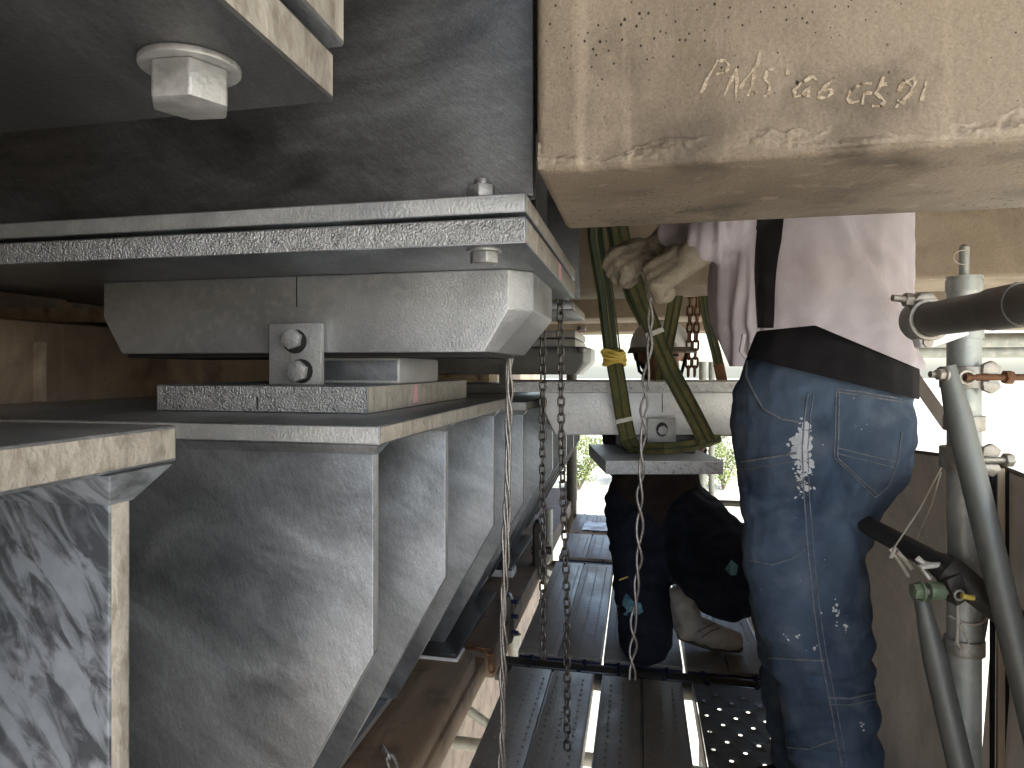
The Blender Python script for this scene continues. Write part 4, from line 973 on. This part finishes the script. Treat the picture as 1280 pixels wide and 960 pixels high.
# shirt: pale, with a dark side stripe
shirt = [pr(462, 900, 1136, YC, .186), pr(430, 892, 1134, YC, .190), pr(390, 888, 1131, YC, .192), pr(340, 888, 1128, YC, .195), pr(290, 888, 1127, YC, .20), pr(240, 892, 1122, YC, .205), (V((.62, YC, .46)), .13, .215, 0), (V((.605, YC, .52)), .09, .13, 0)]
def wr_s(p, n):
    px, py = px_of(p)
    a = .009 * noise.noise(V((p.x * 9 + p.z * 7, p.y * 5, p.z * 5 - p.x * 6))) + .005 * noise.noise(V((p.x * 20 + p.z * 14, p.y * 9, p.z * 9 - p.x * 12)))
    a += .012 * max(0, 1 - abs((px - 1065) - (py - 300) * .55) / 26) * .6 - .010 * max(0, 1 - abs((px - 1078) - (py - 300) * .55) / 14)
    a -= .012 * max(0, 1 - abs(px - 945) / 10)
    if px < 945: a += .016 * noise.noise(V((px * .085, py * .007 + px * .02, 7))) * min(1, (945 - px) / 12)
    a += .006 * max(0, 1 - abs(py - 410) / 30) * noise.noise(V((p.x * 26, 2, p.z * 40)))
    return a
def hem_s(px):
    if px < 930: return 458 - max(0, 912 - px) * 2.3
    if px < 945: return 455 - (px - 930) * 2.7
    if px < 1020: return 414 - (px - 945) * .1
    return 407 + (px - 1020) * .42
def keep_s(p):
    px, py = px_of(p)
    if px < 886 and p.z > .2: return True
    return py < hem_s(px)
sh = blob('shirt', [ring_loft(shirt), capsule(shL, .085, elL, .072), capsule(elL, .070, elL.lerp(hL, .78), .052), capsule(shR, .085, elR, .072), capsule(elR, .070, elR.lerp(hR, .78), .052)], 'shirt', man, .0065, 5, wr_s, keep_s, hem_s)
m = MB(); rows = 34; cols = 6; grid = []
for i in range(rows + 1):
    y = 262 + (414 - 262) * i / rows
    c0 = 946 - 3 * math.sin((y - 280) / 40); c1 = 979 - 14 * max(0, (y - 300) / 110) + 3 * math.sin(y / 30)
    grid += [(c0 + (c1 - c0) * j / cols, y) for j in range(cols + 1)]
hit = project(sh, grid, .0022); good = {}
for k, hh in enumerate(hit):
    if hh is not None and hh[0].y < YC: good[k] = len(m.v); m.v.append(hh[0])
for i in range(rows):
    for j in range(cols):
        q = [i * 7 + j, i * 7 + j + 1, i * 7 + j + 8, i * 7 + j + 7]
        if all(z in good for z in q): m.f.append([good[z] for z in q]); m.m.append(0)
m.build('side_panel', 'black_cloth', sh, angle=80)
MB().tube([at(930, 418, 1.30), at(926, 440, 1.29), at(932, 447, 1.29)], .004, 6).build('shirt_tail', 'shirt', man)
hp = [capsule((.56, YC, .76), .105, (.57, YC, .765), .105)]
blob('hair', [capsule((.58, YC, .71), .09, (.585, YC, .755), .098)], 'black_cloth', man, .008, 3)
h = MB(); hv, hf = ring_loft([((.565, YC, .755), .125, .112, 0), ((.565, YC, .80), .112, .104, 0), ((.565, YC, .835), .078, .072, 0), ((.565, YC, .85), .03, .03, 0)], 28); h.add(hv, hf)
h.build('helmet', 'hat', man, angle=60)

# ---- the kneeling man behind the lifted bearing
kn = thing('person', 'kneeling man in white helmet, brown shirt and dark trousers behind the lifted bearing', 'person', (.5, 2.5, FZ))
kneeA, hipA, ankA = V((.425, 2.30, -.86)), V((.455, 2.62, -.50)), V((.46, 2.72, -.90))
kneeB, hipB, ankB = V((.735, 2.16, -.635)), V((.605, 2.62, -.53)), V((.605, 2.46, -.825))
def wr2(p, n): return .011 * noise.noise(V((p.x * 16 + p.z * 9, p.y * 12, p.z * 30 - p.x * 8))) + .002 * noise.noise(p * 50)
def keep2(p): return True
tr_ = blob('trousers', [capsule(hipA, .115, kneeA, .086), capsule(kneeA + V((0, .0, .0)), .082, ankA, .06), capsule(hipB, .135, kneeB, .105), capsule(kneeB, .10, ankB + V((.075, -.07, .085)), .082), capsule(hipB + V((-.03, -.05, -.08)), .11, kneeB + V((-.07, .06, -.05)), .09), capsule(hipA, .12, hipB, .12), capsule(hipA + V((.02, 0, .05)), .12, hipB + V((-.02, 0, .05)), .12)], 'navy', kn, .009, 5, wr2)
tor2 = [(V((.53, 2.58, -.62)), .175, .13, 0), (V((.525, 2.60, -.52)), .172, .135, 0), (V((.52, 2.62, -.40)), .162, .125, 0), (V((.515, 2.63, -.28)), .17, .12, 0), (V((.515, 2.64, -.16)), .19, .11, 0), (V((.515, 2.64, -.08)), .15, .09, 0), (V((.517, 2.63, -.04)), .08, .07, 0)]
sA, sB = V((.385, 2.64, -.12)), V((.65, 2.64, -.12)); eA, eB = V((.41, 2.70, -.36)), V((.655, 2.70, -.34)); hA, hB = V((.40, 2.52, -.25)), V((.655, 2.52, -.25))
blob('shirt', [ring_loft(tor2), capsule(sA, .07, eA, .058), capsule(eA, .055, eA.lerp(hA, .6), .048), capsule(sB, .07, eB, .058), capsule(eB, .055, eB.lerp(hB, .6), .048)], 'brown_shirt', kn, .009, 5, wr2)
HC = V((.535, 2.58, .045))      # head centre, leaning forward
headp = [capsule(HC + V((0, .02, .03)), .082, HC + V((0, .01, .05)), .085), capsule(HC + V((0, -.022, -.035)), .060, HC + V((0, -.02, -.055)), .050), capsule(HC + V((0, -.085, -.01)), .011, HC + V((0, -.098, -.028)), .015),
         capsule(HC + V((-.083, .02, -.005)), .013, HC + V((-.083, .022, .02)), .017), capsule(HC + V((.083, .02, -.005)), .013, HC + V((.083, .022, .02)), .017),
         capsule(HC + V((0, .03, -.06)), .055, V((.52, 2.63, -.08)), .06), capsule(eA.lerp(hA, .5), .036, hA, .03), capsule(eB.lerp(hB, .5), .036, hB, .03), capsule((.52, 2.63, -.08), .06, (.52, 2.63, -.3), .1)]
hd = blob('body', headp, 'skin', kn, .006, 4)
for s in (-1, 1):
    MB().hull([HC + V((s * .031 + a, -.078 + b, .006 + c)) for a in (-.013, .013) for b in (0, .008) for c in (-.005, .005)]).build('eye', 'mark', hd)
    MB().hull([HC + V((s * .031 + a, -.082 + b, .024 + c)) for a in (-.018, .018) for b in (0, .008) for c in (-.004, .003)]).build('eyebrow', 'mark', hd)
MB().hull([HC + V((a, -.076 + b, -.056 + c)) for a in (-.02, .02) for b in (0, .008) for c in (-.003, .003)]).build('mouth', 'rust', hd)
g2 = []; hand(g2, hA, (.1, -.2, .8), (0, 1, .2), curl=.7); blob('glove', g2, 'glove', kn, .005, 3)
g3 = []; hand(g3, hB, (-.1, -.2, .8), (0, 1, .2), curl=.7, side=-1); blob('glove', g3, 'glove', kn, .005, 3)
m = MB(); rings = []
for k in range(9):
    a = math.pi / 2 * k / 8
    rings.append((HC + V((0, .015, .028 + .105 * math.sin(a))), .109 * math.cos(a) ** .75 + .0005, .122 * math.cos(a) ** .75 + .0005, 0))
hv, hf = ring_loft(rings, 32); m.add(hv, hf); hel = m.build('helmet', 'hat', kn, angle=70)
m = MB(); m.tube([HC + V((.02 + dx, -.108 + .9 * dz, .04 + dz)) for dx, dz in ((0, 0), (.003, .03), (.006, .06), (.006, .085))], [.012, .014, .012, .005], 8); m.build('ridge', 'hat', hel)
br = MB(); brp = []
for k in range(15):
    a = math.pi + math.pi * k / 14; brp.append((HC + V((.112 * math.cos(a), .01 + .118 * math.sin(a), .03)), HC + V((.122 * math.cos(a), .0 + .165 * math.sin(a), .012))))
for k in range(14):
    a, b = brp[k]; c, d = brp[k + 1]; br.hexa([a, c, d, b, a + V((0, 0, .004)), c + V((0, 0, .004)), d + V((0, 0, .004)), b + V((0, 0, .004))])
br.build('brim', 'sole', hel, angle=60)
MB().tube([HC + V((-.098, -.02, .03)), HC + V((-.085, -.035, -.05)), HC + V((-.03, -.05, -.1)), HC + V((.05, -.05, -.1)), HC + V((.09, -.02, .03))], .006, 6).build('chin_strap', 'black_cloth', hel)
blob('hair', [capsule(HC + V((0, .05, .0)), .075, HC + V((0, .045, .03)), .08)], 'black_cloth', kn, .008, 3)
# shoes
sh1 = blob('shoe', [capsule(ankB + V((-.02, .03, .03)), .052, ankB + V((.0, .0, -.045)), .048), capsule(ankB + V((.0, .0, -.05)), .047, ankB + V((.085, -.035, -.072)), .042), capsule(ankB + V((.085, -.035, -.072)), .042, ankB + V((.135, -.05, -.082)), .033), capsule(ankB + V((-.03, .03, -.03)), .04, ankB + V((.0, .0, -.06)), .042)], 'shoe', kn, .005, 4, lambda p, n: .004 * noise.noise(V((p.x * 45 - p.z * 25, p.y * 20, p.z * 30))))
blob('shoe_sole', [capsule(ankB + V((-.02, .015, -.088)), .020, ankB + V((.08, -.035, -.108)), .018), capsule(ankB + V((.08, -.035, -.106)), .02, ankB + V((.15, -.055, -.104)), .018)], 'sole', sh1, .006, 3)
seam(sh1, 'lace', [(872, 790), (885, 783), (897, 778)], .0018, 'sole'); seam(sh1, 'lace', [(876, 797), (889, 789), (900, 785)], .0018, 'sole')
blob('shoe', [capsule(ankA + V((0, .02, -.0)), .046, ankA + V((.01, .13, -.01)), .036), capsule(ankA + V((0, .0, .03)), .044, ankA + V((0, .05, .0)), .044)], 'shoe', kn, .008, 3)
def patch(o, poly, mat, name):
    cx = sum(p[0] for p in poly) / len(poly); cy = sum(p[1] for p in poly) / len(poly); m = MB(); pts = [(cx, cy)]
    N = len(poly)
    for fr in (.5, 1):
        for i in range(N): pts.append((cx + (poly[i][0] - cx) * fr, cy + (poly[i][1] - cy) * fr))
    hit = project(o, pts, .003)
    if any(h is None for h in hit): return
    m.v = [h[0] for h in hit]
    for i in range(N):
        j = (i + 1) % N; m.f.append([0, 1 + i, 1 + j]); m.m.append(0); m.f.append([1 + i, 1 + N + i, 1 + N + j, 1 + j]); m.m.append(0)
    m.build(name, mat, o)
patch(tr_, [(784, 742), (792, 752), (801, 754), (804, 765), (797, 770), (781, 769), (772, 757)], 'patch', 'knee_patch')
patch(tr_, [(915, 700), (923, 708), (921, 719), (914, 719), (907, 712)], 'patch', 'knee_patch')
MB().ribbon([at(774, 725, 2.22), at(785, 721, 2.22)], .004, .002).build('zip_pull', 'tape', kn)
m = MB(); m.hull([at(x, y, 2.52) + V((0, d_, 0)) for x, y in ((877, 655), (888, 668), (886, 677), (874, 678)) for d_ in (0, .02)]); m.build('cloth', 'plastic', kn, bevel=.004)

# ================================================================== vegetation beyond the bridge
def leafy(label, x, y, h, w, seed):
    rg = random.Random(seed); zb = -7.5
    t = thing('bush', label, 'bush', (x, y, zb), 'bushes beyond the bridge')
    m = MB()
    for k in range(5):
        a = rg.uniform(0, 6.28); m.tube([(x, y, zb), (x + .15 * w * math.cos(a), y + .15 * w * math.sin(a), zb + h * .4), (x + .35 * w * math.cos(a), y + .35 * w * math.sin(a), zb + h * .8)], [.07, .04, .015], 6)
    m.build('trunk', 'bark', t)
    m = MB(); cl = [(x + rg.gauss(0, w * .3), y + rg.gauss(0, w * .3), zb + h * rg.uniform(.3, .92), w * rg.uniform(.14, .26)) for _ in range(22)]
    for (cx, cy, cz, cr) in cl:
        for _ in range(130):
            d = V((rg.gauss(0, 1), rg.gauss(0, 1), rg.gauss(0, 1))).normalized() * cr * rg.random() ** .4
            c = V((cx, cy, cz)) + d; s = rg.uniform(.06, .12)
            a = V((rg.gauss(0, 1), rg.gauss(0, 1), rg.gauss(0, .6))).normalized(); b = a.orthogonal().normalized()
            m.add([c - a * s, c + b * s * .5, c + a * s, c - b * s * .5], [(0, 1, 2, 3)])
    m.build('crown', 'leaf', t, smooth=False)
for i, (x, y, h, w, lab) in enumerate((
        (4.2, 45, 3.4, 4.2, 'yellow green bush far beyond the walkway end, left of the brown shirt'), (8.6, 47, 3.6, 4.6, 'far bush seen in the gap under the bright bearing'),
        (13.2, 45, 3.4, 4.2, 'far bush between the kneeling man and the man in jeans'), (-.5, 48, 3.4, 4.4, 'far bush hidden behind the steel brackets'))):
    leafy(lab, x, y, h, w, 40 + i)
